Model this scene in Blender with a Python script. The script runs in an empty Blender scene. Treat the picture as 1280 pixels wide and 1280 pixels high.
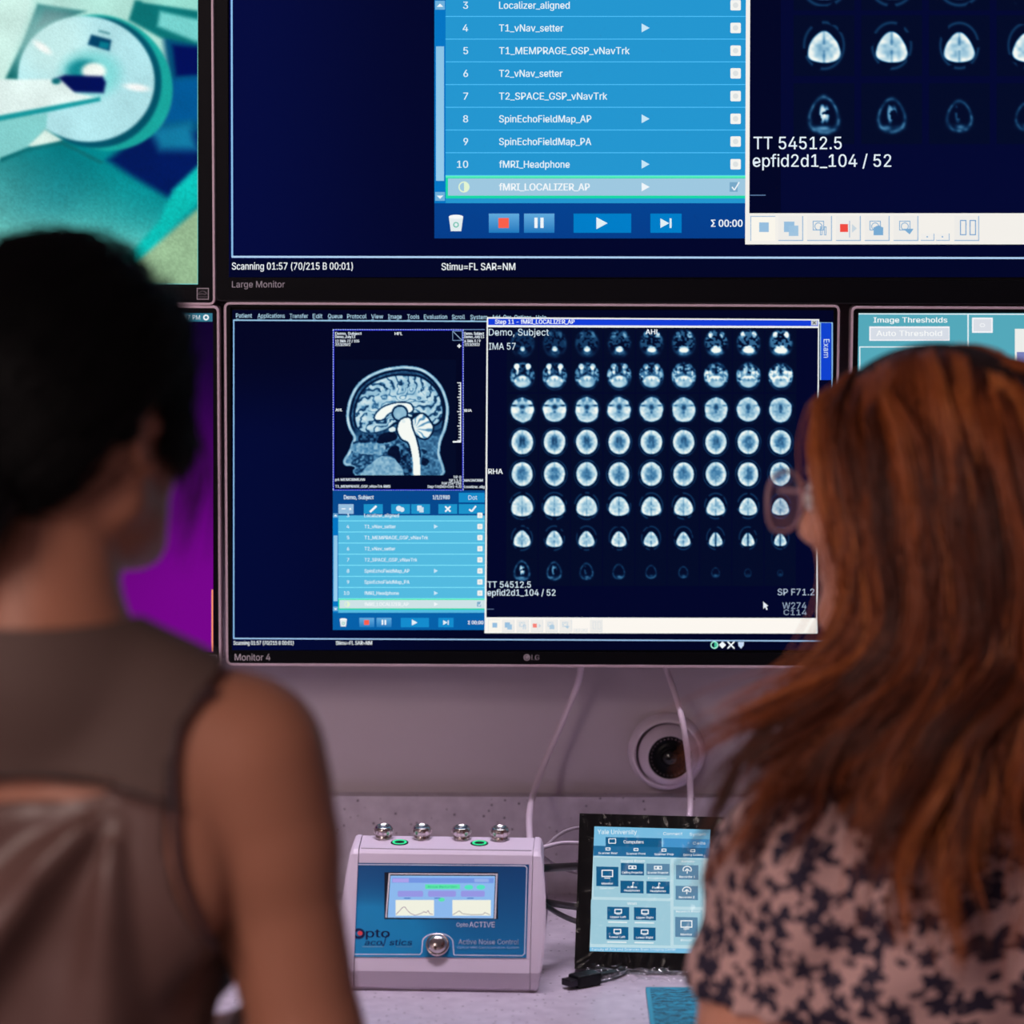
import bpy, bmesh, math, random
import numpy as np
from mathutils import Matrix, Vector

random.seed(7); RNG = np.random.default_rng(7)
SC = bpy.context.scene
COL = SC.collection

# ------------------------------------------------------------------ camera, world, exposure
FPX = 5000.0                                   # focal length in pixels of the 1280 frame
PITCH, ROLL = math.radians(8.0), math.radians(0.25)
CAM = np.array([0.0, -4.0, 1.85])
_f = np.array([0, math.cos(PITCH), -math.sin(PITCH)]); _x = np.array([1.0, 0, 0]); _u = np.cross(_x, _f)
AX = _x*math.cos(ROLL) + _u*math.sin(ROLL); AU = -_x*math.sin(ROLL) + _u*math.cos(ROLL); AF = _f
cam_data = bpy.data.cameras.new('camera'); cam = bpy.data.objects.new('camera', cam_data); COL.objects.link(cam)
cam.matrix_world = Matrix([[AX[i], AU[i], -AF[i], CAM[i]] for i in range(3)] + [[0, 0, 0, 1]])
cam_data.sensor_width = 36.0; cam_data.lens = FPX/1280*36.0
cam_data.dof.use_dof = True; cam_data.dof.focus_distance = 3.83; cam_data.dof.aperture_fstop = 3.6
cam_data.clip_start = 0.05
SC.camera = cam
world = bpy.data.worlds.new('world'); SC.world = world; world.use_nodes = True
world.node_tree.nodes['Background'].inputs[0].default_value = (0.02, 0.017, 0.022, 1)
world.node_tree.nodes['Background'].inputs[1].default_value = 0.3
SC.view_settings.view_transform = 'Standard'; SC.view_settings.look = 'None'
SC.view_settings.gamma = 1.0; SC.view_settings.use_curve_mapping = False
SC.view_settings.exposure = 0.0

def lamp(name, loc, target, size, power, color):
    l = bpy.data.lights.new(name, 'AREA'); l.shape = 'RECTANGLE'; l.size, l.size_y = size
    l.energy = power; l.color = color
    o = bpy.data.objects.new(name, l); COL.objects.link(o); o.location = loc
    d = Vector(target) - Vector(loc); o.rotation_euler = d.to_track_quat('-Z', 'Y').to_euler()
    return o
WARM = (1.0, 0.82, 0.75); MAUVE = (0.97, 0.84, 1.0)
lamp('ceiling_lamp', (-1.1, -3.3, 2.66), (-1.1, -3.3, 0), (0.56, 1.16), 46, WARM)
lamp('ceiling_lamp', (-1.75, -4.7, 2.66), (-1.75, -4.7, 0), (0.56, 1.16), 62, WARM)
lamp('worktop_fill_light', (0.1, -0.36, 2.66), (0.1, -0.36, 0), (1.5, 0.14), 3.0, MAUVE).data.spread = math.radians(48)  # added fill with a tight spread, brightens worktop and console beyond the screens' glow

# ------------------------------------------------------------------ helpers
def S(r, g=None, b=None):
    if g is None: r, g, b = r
    v = np.array([r, g, b], float)/255.0
    return tuple(np.where(v <= 0.04045, v/12.92, ((v+0.055)/1.055)**2.4))
def lin(a):
    a = np.clip(a, 0, 1); return np.where(a <= 0.04045, a/12.92, ((a+0.055)/1.055)**2.4)
def rays(px, py):
    px = np.asarray(px, float)[..., None]; py = np.asarray(py, float)[..., None]
    return AX*(px-640)/FPX - AU*(py-640)/FPX + AF
def on_y(px, py, Y):                            # the point of the plane y = Y seen at a pixel of the photograph
    d = rays(px, py); return CAM + d*((Y-CAM[1])/d[..., 1])[..., None]
def on_z(px, py, Z):
    d = rays(px, py); return CAM + d*((Z-CAM[2])/d[..., 2])[..., None]
def plane_map(P0, N, eps=0.00015):
    P0 = np.asarray(P0, float); N = np.asarray(N, float)/np.linalg.norm(N)
    def m(px, py, layer):
        d = rays(px, py); Q = P0 + N*eps*layer
        return CAM + d*(((Q-CAM)@N)/(d@N))[..., None]
    return m

def new_mat(name, base=(0.5, 0.5, 0.5), rough=0.5, metal=0.0, spec=0.5, **kw):
    m = bpy.data.materials.new(name); m.use_nodes = True
    b = m.node_tree.nodes['Principled BSDF']
    b.inputs['Base Color'].default_value = (*base, 1); b.inputs['Roughness'].default_value = rough
    b.inputs['Metallic'].default_value = metal; b.inputs['Specular IOR Level'].default_value = spec
    for k, v in kw.items():
        b.inputs[k.replace('_', ' ')].default_value = v
    return m
def nodes(m): return m.node_tree.nodes, m.node_tree.links, m.node_tree.nodes['Principled BSDF']
def add_noise_bump(m, scale, strength, dist=0.002, detail=3):
    n, l, b = nodes(m); tc = n.new('ShaderNodeTexCoord'); t = n.new('ShaderNodeTexNoise'); t.inputs['Scale'].default_value = scale
    t.inputs['Detail'].default_value = detail
    bp = n.new('ShaderNodeBump'); bp.inputs['Strength'].default_value = strength; bp.inputs['Distance'].default_value = dist
    l.new(tc.outputs['Object'], t.inputs['Vector']); l.new(t.outputs['Fac'], bp.inputs['Height']); l.new(bp.outputs[0], b.inputs['Normal'])
    return t

def tag(o, label=None, cat=None, group=None, kind=None):
    if label: o['label'] = label
    if cat: o['category'] = cat
    if group: o['group'] = group
    if kind: o['kind'] = kind
    return o
ORIGIN = {}
def empty(name, loc, label, cat, group=None):
    o = bpy.data.objects.new(name, None); COL.objects.link(o); o.location = loc; o.empty_display_size = 0.05
    ORIGIN[o] = np.array(loc, float)
    return tag(o, label, cat, group)
def link(name, me, mats, parent=None, loc=None, smooth=False):
    """me has world coordinates; they are stored relative to the thing's own origin"""
    o = bpy.data.objects.new(name, me); COL.objects.link(o)
    for m in (mats if isinstance(mats, (list, tuple)) else [mats]): me.materials.append(m)
    off = np.zeros(3)
    if parent is not None:
        o.parent = parent; off = ORIGIN[parent]; ORIGIN[o] = off
    elif loc is not None:
        off = np.array(loc, float); o.location = loc; ORIGIN[o] = off
    else: ORIGIN[o] = off
    if np.any(off): me.transform(Matrix.Translation(Vector(-off)))
    if smooth: me.polygons.foreach_set('use_smooth', np.ones(len(me.polygons), bool))
    return o

class MB:                                        # collects shapes into one mesh
    def __init__(s): s.bm = bmesh.new(); s.mi = 0
    def faces(s, vs, fs, smooth=False):
        bv = [s.bm.verts.new(tuple(v)) for v in vs]
        for f in fs:
            try:
                q = s.bm.faces.new([bv[i] for i in f]); q.smooth = smooth; q.material_index = s.mi
            except ValueError: pass
        return bv
    def box(s, x0, x1, y0, y1, z0, z1, bev=0.0, R=None, seg=2):
        b = bmesh.new(); bmesh.ops.create_cube(b, size=1.0)
        for v in b.verts: v.co = Vector(((x0+x1)/2+v.co.x*(x1-x0), (y0+y1)/2+v.co.y*(y1-y0), (z0+z1)/2+v.co.z*(z1-z0)))
        if bev: bmesh.ops.bevel(b, geom=b.edges[:], offset=bev, segments=seg, affect='EDGES', profile=0.5)
        s.add(b, R, smooth=False)
    def add(s, b, R=None, smooth=None):
        b.verts.index_update()
        vs = [v.co.copy() for v in b.verts]
        if R is not None: vs = [R @ v for v in vs]
        nv = [s.bm.verts.new(v) for v in vs]
        for f in b.faces:
            try:
                q = s.bm.faces.new([nv[v.index] for v in f.verts]); q.smooth = f.smooth if smooth is None else smooth; q.material_index = s.mi
            except ValueError: pass
        b.free()
    def lathe(s, prof, M, n=40, smooth=True):    # prof: list of (radius, height) along local z
        vs, fs = [], []
        for r, h in prof:
            for k in range(n):
                a = 2*math.pi*k/n; vs.append(M @ Vector((r*math.cos(a), r*math.sin(a), h)))
        for i in range(len(prof)-1):
            for k in range(n):
                k2 = (k+1) % n; fs.append((i*n+k, i*n+k2, (i+1)*n+k2, (i+1)*n+k))
        s.faces(vs, fs, smooth)
    def tube(s, pts, r, n=10, closed=False):
        pts = [Vector(p) for p in pts]; rr = r if isinstance(r, (list, tuple)) else [r]*len(pts)
        vs, fs = [], []; up = None; N = len(pts)
        for i, p in enumerate(pts):
            a = pts[(i-1) % N] if closed or i else pts[0]; b = pts[(i+1) % N] if closed or i < N-1 else pts[-1]
            t = (b-a).normalized()
            if up is None: up = t.orthogonal().normalized()
            up = (up - t*up.dot(t)).normalized(); w = t.cross(up)
            for k in range(n):
                an = 2*math.pi*k/n; vs.append(p + (up*math.cos(an)+w*math.sin(an))*rr[i])
        for i in range(N if closed else N-1):
            j = (i+1) % N
            for k in range(n):
                k2 = (k+1) % n; fs.append((i*n+k, i*n+k2, j*n+k2, j*n+k))
        if not closed: fs += [tuple(range(n))[::-1], tuple((N-1)*n+k for k in range(n))]
        s.faces(vs, fs, True)
    def prism(s, outline, M, depth):             # outline 2D in local xy, extruded along local z
        n = len(outline); vs = [M @ Vector((x, y, 0)) for x, y in outline]+[M @ Vector((x, y, depth)) for x, y in outline]
        fs = [tuple(range(n))[::-1], tuple(range(n, 2*n))]+[(i, (i+1) % n, n+(i+1) % n, n+i) for i in range(n)]
        s.faces(vs, fs)
    def build(s, name, mats, parent=None, loc=None, recalc=True, smooth=False):
        if recalc: bmesh.ops.recalc_face_normals(s.bm, faces=s.bm.faces[:])
        me = bpy.data.meshes.new(name); s.bm.to_mesh(me); s.bm.free()
        return link(name, me, mats, parent, loc, smooth)
def spline(pts, n=8):                            # Catmull-Rom through 3D points
    P = [np.array(p, float) for p in pts]; P = [2*P[0]-P[1]]+P+[2*P[-1]-P[-2]]; out = []
    for i in range(1, len(P)-2):
        for t in np.linspace(0, 1, n, endpoint=False):
            a, b, c, d = P[i-1], P[i], P[i+1], P[i+2]
            out.append(0.5*((2*b)+(c-a)*t+(2*a-5*b+4*c-d)*t*t+(3*b-a-3*c+d)*t**3))
    return out+[P[-2]]

# ------------------------------------------------------------------ flat graphics: screens, prints, labels
# letter outlines of a plain grotesque face: [advance, loop, loop, ...] in units of 1/102 cap height
LETTERS = {"A":[96,[3,0,40,102,55,102,93,0,79,0,57,60,53,74,46,96,49,96,43,74,38,60,17,0],[22,28,22,40,74,40,74,28]],"B":[91,[12,0,12,102,48,102,58,101,66,98,72,94,76,88,79,82,80,75,77,64,71,57,63,53,63,52,73,49,80,41,84,27,83,20,80,13,75,8,69,4,60,1,49,0],[25,11,49,11,59,13,66,16,70,21,71,27,68,37,61,44,50,46,25,46],[25,57,48,57,58,59,65,65,67,74,66,81,63,86,57,89,48,90,25,90]],"C":[102,[53,-1,41,0,30,5,21,13,14,23,10,36,8,51,10,66,14,79,21,89,30,97,41,102,53,103,68,101,80,94,90,84,95,70,82,70,78,79,71,86,63,90,53,91,45,90,37,86,30,81,25,73,22,63,21,51,22,39,25,29,30,21,37,15,45,12,53,11,63,12,71,16,78,23,82,32,95,32,90,18,80,8,68,1]],"D":[100,[44,0,19,0,19,11,43,11,54,13,64,16,71,22,76,30,79,40,80,51,79,62,76,72,71,80,64,86,55,89,44,90,19,90,19,102,45,102,59,100,71,96,80,88,87,78,91,66,92,51,91,36,87,24,80,14,70,6,58,2],[25,102,25,0,12,0,12,102]],"E":[84,[12,0,12,102,74,102,74,90,25,90,25,57,71,57,71,46,25,46,25,11,75,11,75,0]],"F":[82,[12,0,12,102,74,102,74,90,25,90,25,56,69,56,69,44,25,44,25,0]],"G":[104,[54,-1,41,0,30,5,21,13,14,23,9,36,8,51,9,66,14,79,21,89,30,97,41,102,53,103,68,101,81,94,90,83,95,70,82,70,77,79,71,85,63,90,53,91,44,90,37,86,30,81,25,73,22,63,21,51,22,39,25,29,30,21,37,15,45,12,54,11,62,11,69,14,75,19,79,25,82,32,83,40,87,40,57,40,57,51,96,51,96,40,94,28,90,18,84,10,75,4,65,0]],"H":[103,[12,0,12,102,25,102,25,58,78,58,78,102,91,102,91,0,78,0,78,46,25,46,25,0]],"I":[60,[6,0,6,11,24,11,24,90,6,90,6,102,54,102,54,90,37,90,37,11,54,11,54,0]],"J":[79,[37,-1,25,1,15,7,9,16,7,29,7,35,20,35,20,29,21,21,24,15,30,11,37,10,44,11,50,15,53,21,54,29,54,102,67,102,67,29,65,16,59,7,49,1]],"K":[93,[21,29,21,43,28,52,35,61,42,69,73,102,90,102,46,55],[12,0,12,102,25,102,25,67,25,45,25,39,25,0],[74,0,38,52,46,62,90,0]],"L":[79,[12,0,12,102,25,102,25,11,72,11,72,0]],"M":[126,[12,0,12,102,30,102,55,37,57,32,60,25,62,17,64,10,61,10,64,17,66,24,68,32,70,37,95,102,114,102,114,0,101,0,101,58,101,65,101,74,101,83,101,91,103,91,100,82,96,73,93,64,91,58,68,0,57,0,34,58,32,64,29,72,26,82,22,91,24,91,24,83,24,74,24,66,24,58,24,0]],"N":[105,[12,0,12,102,27,102,69,37,73,30,78,21,83,11,81,11,80,22,80,31,80,39,80,102,93,102,93,0,77,0,40,58,35,66,30,76,22,90,24,91,24,77,25,66,25,58,25,0]],"O":[107,[53,-1,41,0,30,5,21,13,14,23,10,36,8,51,10,66,14,79,21,89,30,97,41,102,53,103,66,102,77,97,86,89,93,79,97,66,99,51,97,36,93,23,86,13,77,5,66,0],[53,11,62,12,70,15,77,21,82,29,85,39,86,51,85,63,82,73,77,81,70,87,62,90,53,91,45,90,37,87,30,81,25,73,22,63,21,51,22,39,25,29,30,21,37,15,45,12]],"P":[89,[12,0,12,102,47,102,58,101,66,97,73,92,78,86,81,78,82,70,81,61,78,53,73,47,66,41,58,38,47,37,22,37,22,48,47,48,59,51,67,59,69,70,67,80,59,88,46,90,25,90,25,0]],"Q":[107,[49,32,63,32,74,17,77,13,94,-10,80,-10,69,5,66,9],[53,-1,41,0,30,5,21,13,14,23,10,36,8,51,10,66,14,79,21,89,30,97,41,102,53,103,66,102,77,97,86,89,93,79,97,66,99,51,97,36,93,23,86,13,77,5,66,0],[53,11,62,12,70,15,77,21,82,29,85,39,86,51,85,63,82,73,77,81,70,87,62,90,53,91,45,90,37,87,30,81,25,73,22,63,21,51,22,39,25,29,30,21,37,15,45,12]],"R":[90,[12,0,12,102,47,102,58,101,67,98,73,93,78,87,81,79,82,70,81,62,78,54,73,48,67,43,58,41,47,40,19,40,19,51,47,51,60,53,67,60,69,70,67,81,60,88,47,90,25,90,25,0],[71,0,46,46,61,46,86,0]],"S":[89,[45,-2,34,-1,26,2,18,6,13,12,9,19,8,27,21,27,25,18,33,12,45,10,57,12,66,18,69,28,66,36,59,41,49,44,37,48,26,52,17,58,12,65,10,74,12,83,15,90,20,95,28,100,36,102,45,103,55,102,63,100,70,95,75,90,79,83,80,76,67,76,65,82,60,87,53,91,45,92,33,90,26,84,23,75,24,70,26,67,34,62,42,59,53,56,62,53,72,48,79,40,82,28,81,20,77,13,72,7,65,2,56,-1]],"T":[90,[6,90,6,102,83,102,83,90,51,90,51,0,39,0,39,90]],"U":[103,[52,-2,41,0,31,3,23,9,17,16,13,25,12,35,12,102,25,102,25,36,28,23,32,17,37,14,44,11,52,10,60,11,66,14,71,17,75,23,79,36,79,102,91,102,91,35,90,25,87,16,81,9,73,3,63,0]],"V":[96,[41,0,3,102,17,102,38,41,43,27,50,6,47,6,53,28,58,41,79,102,93,102,56,0]],"W":[137,[31,0,3,102,16,102,33,39,35,29,37,19,39,8,38,8,40,19,42,29,45,39,61,102,76,102,92,39,95,29,97,19,99,8,98,8,100,19,102,29,105,39,121,102,134,102,106,0,91,0,74,65,70,78,67,95,70,95,67,79,64,65,46,0]],"X":[95,[4,0,43,57,43,47,6,102,21,102,36,80,41,72,45,66,49,58,46,58,50,66,54,72,60,80,75,102,89,102,52,48,52,57,91,0,76,0,58,26,54,33,50,39,46,46,49,46,45,39,41,33,36,26,18,0]],"Y":[94,[41,0,41,42,3,102,18,102,38,69,44,58,50,46,45,46,50,59,56,69,76,102,91,102,54,42,54,0]],"Z":[88,[8,0,8,9,55,77,61,86,68,95,70,91,57,90,45,90,8,90,8,102,79,102,79,92,34,26,27,16,19,7,18,11,30,11,43,11,80,11,80,0]],"a":[78,[32,-2,19,1,10,9,7,15,6,22,9,32,16,39,25,42,36,44,47,45,53,47,55,51,53,59,48,64,39,66,30,64,24,60,20,55,8,58,16,69,27,75,39,77,48,76,57,72,64,64,67,50,67,0,55,0,55,10,54,10,50,5,43,0],[34,9,46,12,53,19,55,28,55,38,52,36,46,35,40,34,35,34,27,32,21,28,18,21,20,14,26,10]],"b":[85,[46,-2,34,1,28,6,24,12,22,12,22,0,11,0,11,102,23,102,23,64,24,64,27,69,34,75,46,77,55,76,63,72,69,66,74,59,77,49,78,38,77,27,74,17,69,9,63,3,55,0],[44,9,51,10,56,13,63,23,66,38,63,52,56,62,51,65,44,66,38,65,32,62,25,53,23,38,25,23,32,13,38,10]],"c":[79,[41,-2,32,0,23,3,16,9,11,17,8,27,7,37,8,49,11,58,16,66,23,72,32,76,41,77,52,75,61,71,68,64,72,55,61,52,58,58,54,62,48,65,41,66,35,65,29,62,22,52,19,37,22,23,29,13,35,10,41,9,49,10,54,13,58,18,61,23,73,20,68,11,61,4,52,0]],"d":[85,[39,-2,30,0,22,3,16,9,11,17,8,27,7,38,8,49,11,59,16,66,22,72,30,76,39,77,51,75,57,69,61,64,62,64,62,102,74,102,74,0,63,0,63,12,61,12,57,6,50,1],[41,9,47,10,53,13,60,23,62,38,60,53,53,62,47,65,41,66,34,65,29,62,22,52,19,38,22,23,29,13,34,10]],"e":[81,[42,-2,32,0,23,3,16,9,11,17,8,26,7,37,8,48,11,58,16,66,23,72,31,76,41,77,53,75,64,68,71,56,74,39,74,34,15,34,15,44,68,44,62,40,60,54,53,63,47,65,41,66,35,65,29,63,22,54,19,42,19,36,22,21,26,16,30,12,42,9,51,11,57,15,61,21,73,18,67,8,57,1]],"f":[51,[46,76,46,65,1,65,1,76],[16,0,16,86,19,97,27,104,37,106,44,105,49,104,45,94,43,94,39,95,34,94,31,92,28,84,28,0]],"g":[85,[41,-30,27,-28,16,-22,10,-14,20,-8,24,-13,31,-18,41,-19,50,-18,56,-15,61,-9,62,-1,62,14,61,14,57,8,50,3,39,1,30,2,23,5,16,11,11,18,8,27,7,38,8,49,11,59,16,66,22,72,30,76,39,77,51,75,58,69,62,64,63,64,63,76,74,76,74,-2,73,-11,70,-18,65,-23,58,-27],[41,12,47,13,53,15,60,24,62,39,60,53,53,62,47,65,41,66,34,65,29,62,22,52,19,39,22,25,29,15,34,13]],"h":[82,[23,45,23,0,11,0,11,102,23,102,23,57,20,57,25,66,30,72,37,76,45,77,59,74,64,70,68,64,71,57,71,48,71,0,59,0,59,47,58,55,55,61,49,65,42,66,32,63,25,57]],"i":[33,[11,0,11,76,23,76,23,0],[17,89,11,91,8,97,11,102,17,105,23,102,25,97,23,91]],"j":[33,[11,76,23,76,23,-6,20,-18,13,-26,1,-29,-2,-29,-2,-17,0,-17,5,-17,8,-14,11,-6],[17,89,11,91,8,97,11,102,17,105,23,102,25,97,23,91]],"k":[76,[22,27,22,42,24,42,57,76,72,76,37,40,35,40],[11,0,11,102,23,102,23,0],[59,0,30,37,38,46,74,0]],"l":[38,[28,0,20,1,15,4,12,9,11,17,11,102,23,102,23,20,24,12,29,10,32,11,34,11,36,1,32,0]],"m":[122,[11,0,11,76,22,76,22,59,26,69,34,75,44,77,51,76,57,72,62,66,64,59,62,59,67,69,76,75,87,77,99,74,104,71,108,66,111,59,111,51,111,0,99,0,99,51,98,58,95,63,89,65,84,66,75,64,69,58,67,49,67,0,55,0,55,52,54,58,51,62,46,65,40,66,32,64,25,58,23,48,23,0]],"n":[82,[23,45,23,0,11,0,11,76,22,76,22,57,20,57,25,66,30,72,37,76,45,77,59,74,64,70,68,64,71,57,71,48,71,0,59,0,59,47,58,55,55,61,49,65,42,66,32,63,25,57]],"o":[83,[41,-2,32,0,23,3,16,9,11,17,8,27,7,37,8,49,11,58,16,66,23,72,32,76,41,77,51,76,60,72,67,66,72,58,75,49,76,37,75,27,72,17,67,9,60,3,51,0],[41,9,48,10,54,13,61,23,64,37,61,52,54,62,48,65,41,66,35,65,29,62,22,52,19,37,22,23,29,13,35,10]],"p":[85,[11,-29,11,76,22,76,22,64,24,64,27,69,34,75,46,77,55,76,63,72,69,66,74,59,77,49,78,38,77,27,74,17,69,9,63,3,55,0,46,-2,35,1,28,6,24,12,23,12,23,-29],[44,9,51,10,56,13,63,23,66,38,63,52,56,62,51,65,44,66,38,65,32,62,25,53,23,38,25,23,32,13,38,10]],"q":[85,[74,-29,62,-29,62,12,61,12,57,6,50,1,39,-2,30,0,22,3,16,9,11,17,8,27,7,38,8,49,11,59,16,66,22,72,30,76,39,77,51,75,57,69,61,64,63,64,63,76,74,76],[41,9,47,10,53,13,60,23,62,38,60,53,53,62,47,65,41,66,34,65,29,62,22,52,19,38,22,23,29,13,34,10]],"r":[52,[11,0,11,76,22,76,22,64,23,64,26,69,30,73,36,76,43,77,46,77,49,77,49,64,46,65,41,65,32,63,25,57,23,47,23,0]],"s":[73,[36,-2,22,1,12,8,7,19,19,21,21,16,25,12,36,9,43,10,49,12,52,16,54,21,51,27,42,31,30,34,21,37,14,42,11,47,9,55,10,61,13,66,23,74,37,77,51,74,60,68,65,58,54,55,49,63,44,66,37,67,31,66,26,63,23,60,22,55,25,49,34,45,46,42,55,39,61,34,65,28,66,21,65,15,62,9,58,5,52,1]],"t":[45,[41,76,41,65,1,65,1,76],[13,94,25,94,25,20,27,12,34,10,37,10,40,11,43,0,38,-1,34,-1,25,0,18,4,14,10,13,19]],"u":[82,[36,-1,23,2,18,6,14,12,11,19,11,28,11,76,23,76,23,29,24,21,27,15,33,11,40,10,50,12,57,19,59,31,59,76,71,76,71,0,60,0,60,18,61,18,57,9,51,3,44,0]],"v":[78,[33,0,3,76,17,76,33,31,37,17,41,4,37,4,41,17,45,31,61,76,74,76,45,0]],"w":[113,[28,0,5,76,17,76,27,43,31,27,35,8,33,8,37,27,41,43,50,76,63,76,72,43,76,27,80,8,78,8,83,27,87,43,96,76,109,76,86,0,74,0,64,34,61,45,58,56,55,68,58,68,55,56,53,45,50,34,40,0]],"x":[76,[4,0,34,44,34,34,6,76,20,76,29,61,36,51,41,41,35,41,40,51,47,61,56,76,70,76,42,34,42,43,72,0,57,0,46,17,40,27,35,36,41,36,36,27,30,17,18,0]],"y":[78,[9,-28,12,-17,14,-17,21,-18,26,-15,30,-7,33,0,3,76,17,76,33,31,37,17,41,4,37,4,40,17,45,31,61,76,74,76,41,-12,35,-21,28,-27,18,-29,13,-29]],"z":[76,[8,0,8,9,51,64,51,65,10,65,10,76,67,76,67,66,25,12,25,11,68,11,68,0]],"0":[91,[45,-1,35,0,26,5,19,12,14,23,11,36,10,51,11,66,14,79,19,89,26,97,35,102,45,103,56,102,65,97,72,89,77,79,80,66,81,51,80,36,77,23,72,12,65,5,56,0],[45,10,52,11,58,15,63,21,66,29,69,51,66,73,63,81,58,87,52,91,45,92,38,91,33,87,28,81,25,73,22,51,25,29,28,21,33,15,38,11]],"1":[91,[15,0,15,11,78,11,78,0],[55,102,55,0,42,0,42,90,17,72,17,85,40,102]],"2":[91,[13,0,13,9,47,46,56,56,62,65,64,74,62,84,55,90,45,92,34,89,28,83,25,72,13,72,14,81,17,88,22,95,29,99,36,102,45,103,54,102,61,99,67,95,72,89,75,82,76,74,74,64,67,52,53,36,31,12,31,11,78,11,78,0]],"3":[91,[44,-1,27,2,20,6,14,11,10,18,9,26,22,26,25,17,33,12,44,10,55,12,63,19,66,29,63,39,55,47,40,50,31,50,31,60,58,90,14,90,14,102,74,102,74,92,42,56,42,58,53,58,62,55,69,51,74,44,77,37,79,29,77,21,74,13,69,7,62,2,53,0]],"4":[91,[8,21,8,32,49,102,62,102,22,33,83,33,83,21],[56,0,56,24,56,29,56,64,69,64,69,0]],"5":[91,[44,-1,36,0,28,2,22,6,17,12,13,19,12,26,24,26,28,18,35,12,44,10,55,13,63,21,66,32,63,44,55,52,44,55,33,54,26,49,13,51,19,102,73,102,73,90,30,90,27,60,36,65,46,67,59,64,69,57,76,46,78,33,77,23,74,15,69,8,62,3,54,0]],"6":[91,[45,-1,36,0,28,3,22,8,17,15,14,23,13,32,16,48,27,68,50,102,64,102,30,52,29,52,33,58,39,61,47,63,56,62,63,59,69,54,74,48,77,40,78,31,77,22,74,15,69,8,62,3,54,0],[45,10,56,13,63,20,65,31,63,43,56,50,45,53,35,50,28,43,25,32,28,20,35,13]],"7":[91,[19,0,65,90,12,90,12,102,78,102,78,90,33,0]],"8":[91,[45,-1,36,0,27,2,20,7,15,12,11,19,10,27,13,39,20,48,31,53,24,56,19,62,15,68,14,76,15,83,18,90,23,95,29,100,37,102,45,103,54,102,61,100,67,95,72,90,75,83,76,76,75,68,72,62,67,56,60,53,70,48,77,39,80,27,79,19,76,12,70,7,63,2,55,0],[45,10,57,12,65,18,67,28,64,38,57,45,45,47,34,45,26,38,23,28,26,18,33,12],[45,58,55,60,61,66,64,75,62,84,55,90,45,92,35,90,29,84,27,75,29,66,36,60]],"9":[91,[45,103,54,102,62,99,69,94,74,87,77,79,78,69,75,54,63,34,40,0,26,0,60,50,61,50,57,44,51,40,44,39,35,40,27,43,21,47,17,54,14,61,13,70,14,79,17,87,22,94,29,99,36,102],[45,92,35,89,28,81,25,70,28,59,35,51,45,49,56,51,63,59,65,70,63,81,56,89]],"_":[64,[64,0,64,-11,0,-11,0,0]],"=":[91,[14,49,14,60,76,60,76,49],[14,19,14,31,76,31,76,19]],"(":[55,[18,41,20,65,26,88,35,108,47,108,38,86,32,63,30,41,32,23,38,3,47,-19,35,-19,28,-4,22,11,19,26]],")":[55,[7,-19,17,4,23,23,24,41,22,63,16,86,7,108,19,108,28,88,35,65,37,41,36,26,32,11,27,-4,19,-19]],":":[38,[19,-1,13,2,10,8,13,15,19,17,26,15,28,8,26,2],[19,54,13,57,10,63,13,70,19,72,26,70,28,63,26,57]],"/":[50,[47,107,14,-15,3,-15,36,107]],".":[38,[19,-1,13,2,10,8,13,15,19,17,26,15,28,8,26,2]],",":[38,[8,-24,14,14,27,14,17,-24]],"-":[91,[67,49,67,38,23,38,23,49]],"*":[91,[40,45,41,66,23,54,18,63,37,73,18,83,23,92,41,80,40,102,50,102,49,80,67,92,72,83,53,73,72,63,67,54,49,66,50,45]],">":[91,[77,36,13,3,13,16,62,40,62,39,62,41,62,40,13,63,13,77,77,44]],"&":[90,[39,-1,30,0,22,2,16,7,11,12,8,19,7,27,9,38,17,47,28,56,43,67,47,70,51,75,52,81,52,85,49,89,45,91,40,92,34,91,29,86,27,80,29,73,34,65,41,57,88,0,73,0,34,46,24,59,17,69,15,80,18,92,27,100,40,103,53,100,62,92,65,81,63,72,58,65,51,59,31,43,22,35,19,26,22,17,29,11,39,9,50,12,60,19,67,30,70,45,82,45,79,29,74,18,69,12,67,9,54,1]],"\u03a3":[95,[9,0,9,10,38,41,44,46,49,51,53,55,53,50,49,53,44,58,38,64,11,92,11,102,86,102,86,90,45,90,34,90,25,91,24,93,29,89,34,84,41,78,63,55,63,50,41,27,33,19,27,13,22,9,23,11,33,11,45,11,87,11,87,0]],"+":[91,[40,7,40,73,51,73,51,7],[12,34,12,45,78,45,78,34]]}
LETTERS['\u03a3'] = [84, [8, 0, 76, 0, 76, 12, 26, 12, 60, 50, 60, 54, 26, 90, 74, 90, 74, 102, 8, 102, 8, 91, 44, 52, 8, 11]]
_glyphs = {}
def _area(l): return sum(l[k]*l[(k+3) % len(l)]-l[(k+2) % len(l)]*l[k+1] for k in range(0, len(l), 2))/2
STROKES = {}                                     # per letter: strokes, each an outline followed by its holes
for _c, _g in LETTERS.items():
    big = max(_g[1:], key=lambda l: abs(_area(l))); sg = math.copysign(1, _area(big))
    outs = [[l] for l in _g[1:] if _area(l)*sg > 0]
    for l in _g[1:]:
        if _area(l)*sg <= 0:
            for o in outs:
                if min(o[0][::2]) <= min(l[::2]) and max(o[0][::2]) >= max(l[::2]) and min(o[0][1::2]) <= min(l[1::2]) and max(o[0][1::2]) >= max(l[1::2]): o.append(l); break
    STROKES[_c] = outs
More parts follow.
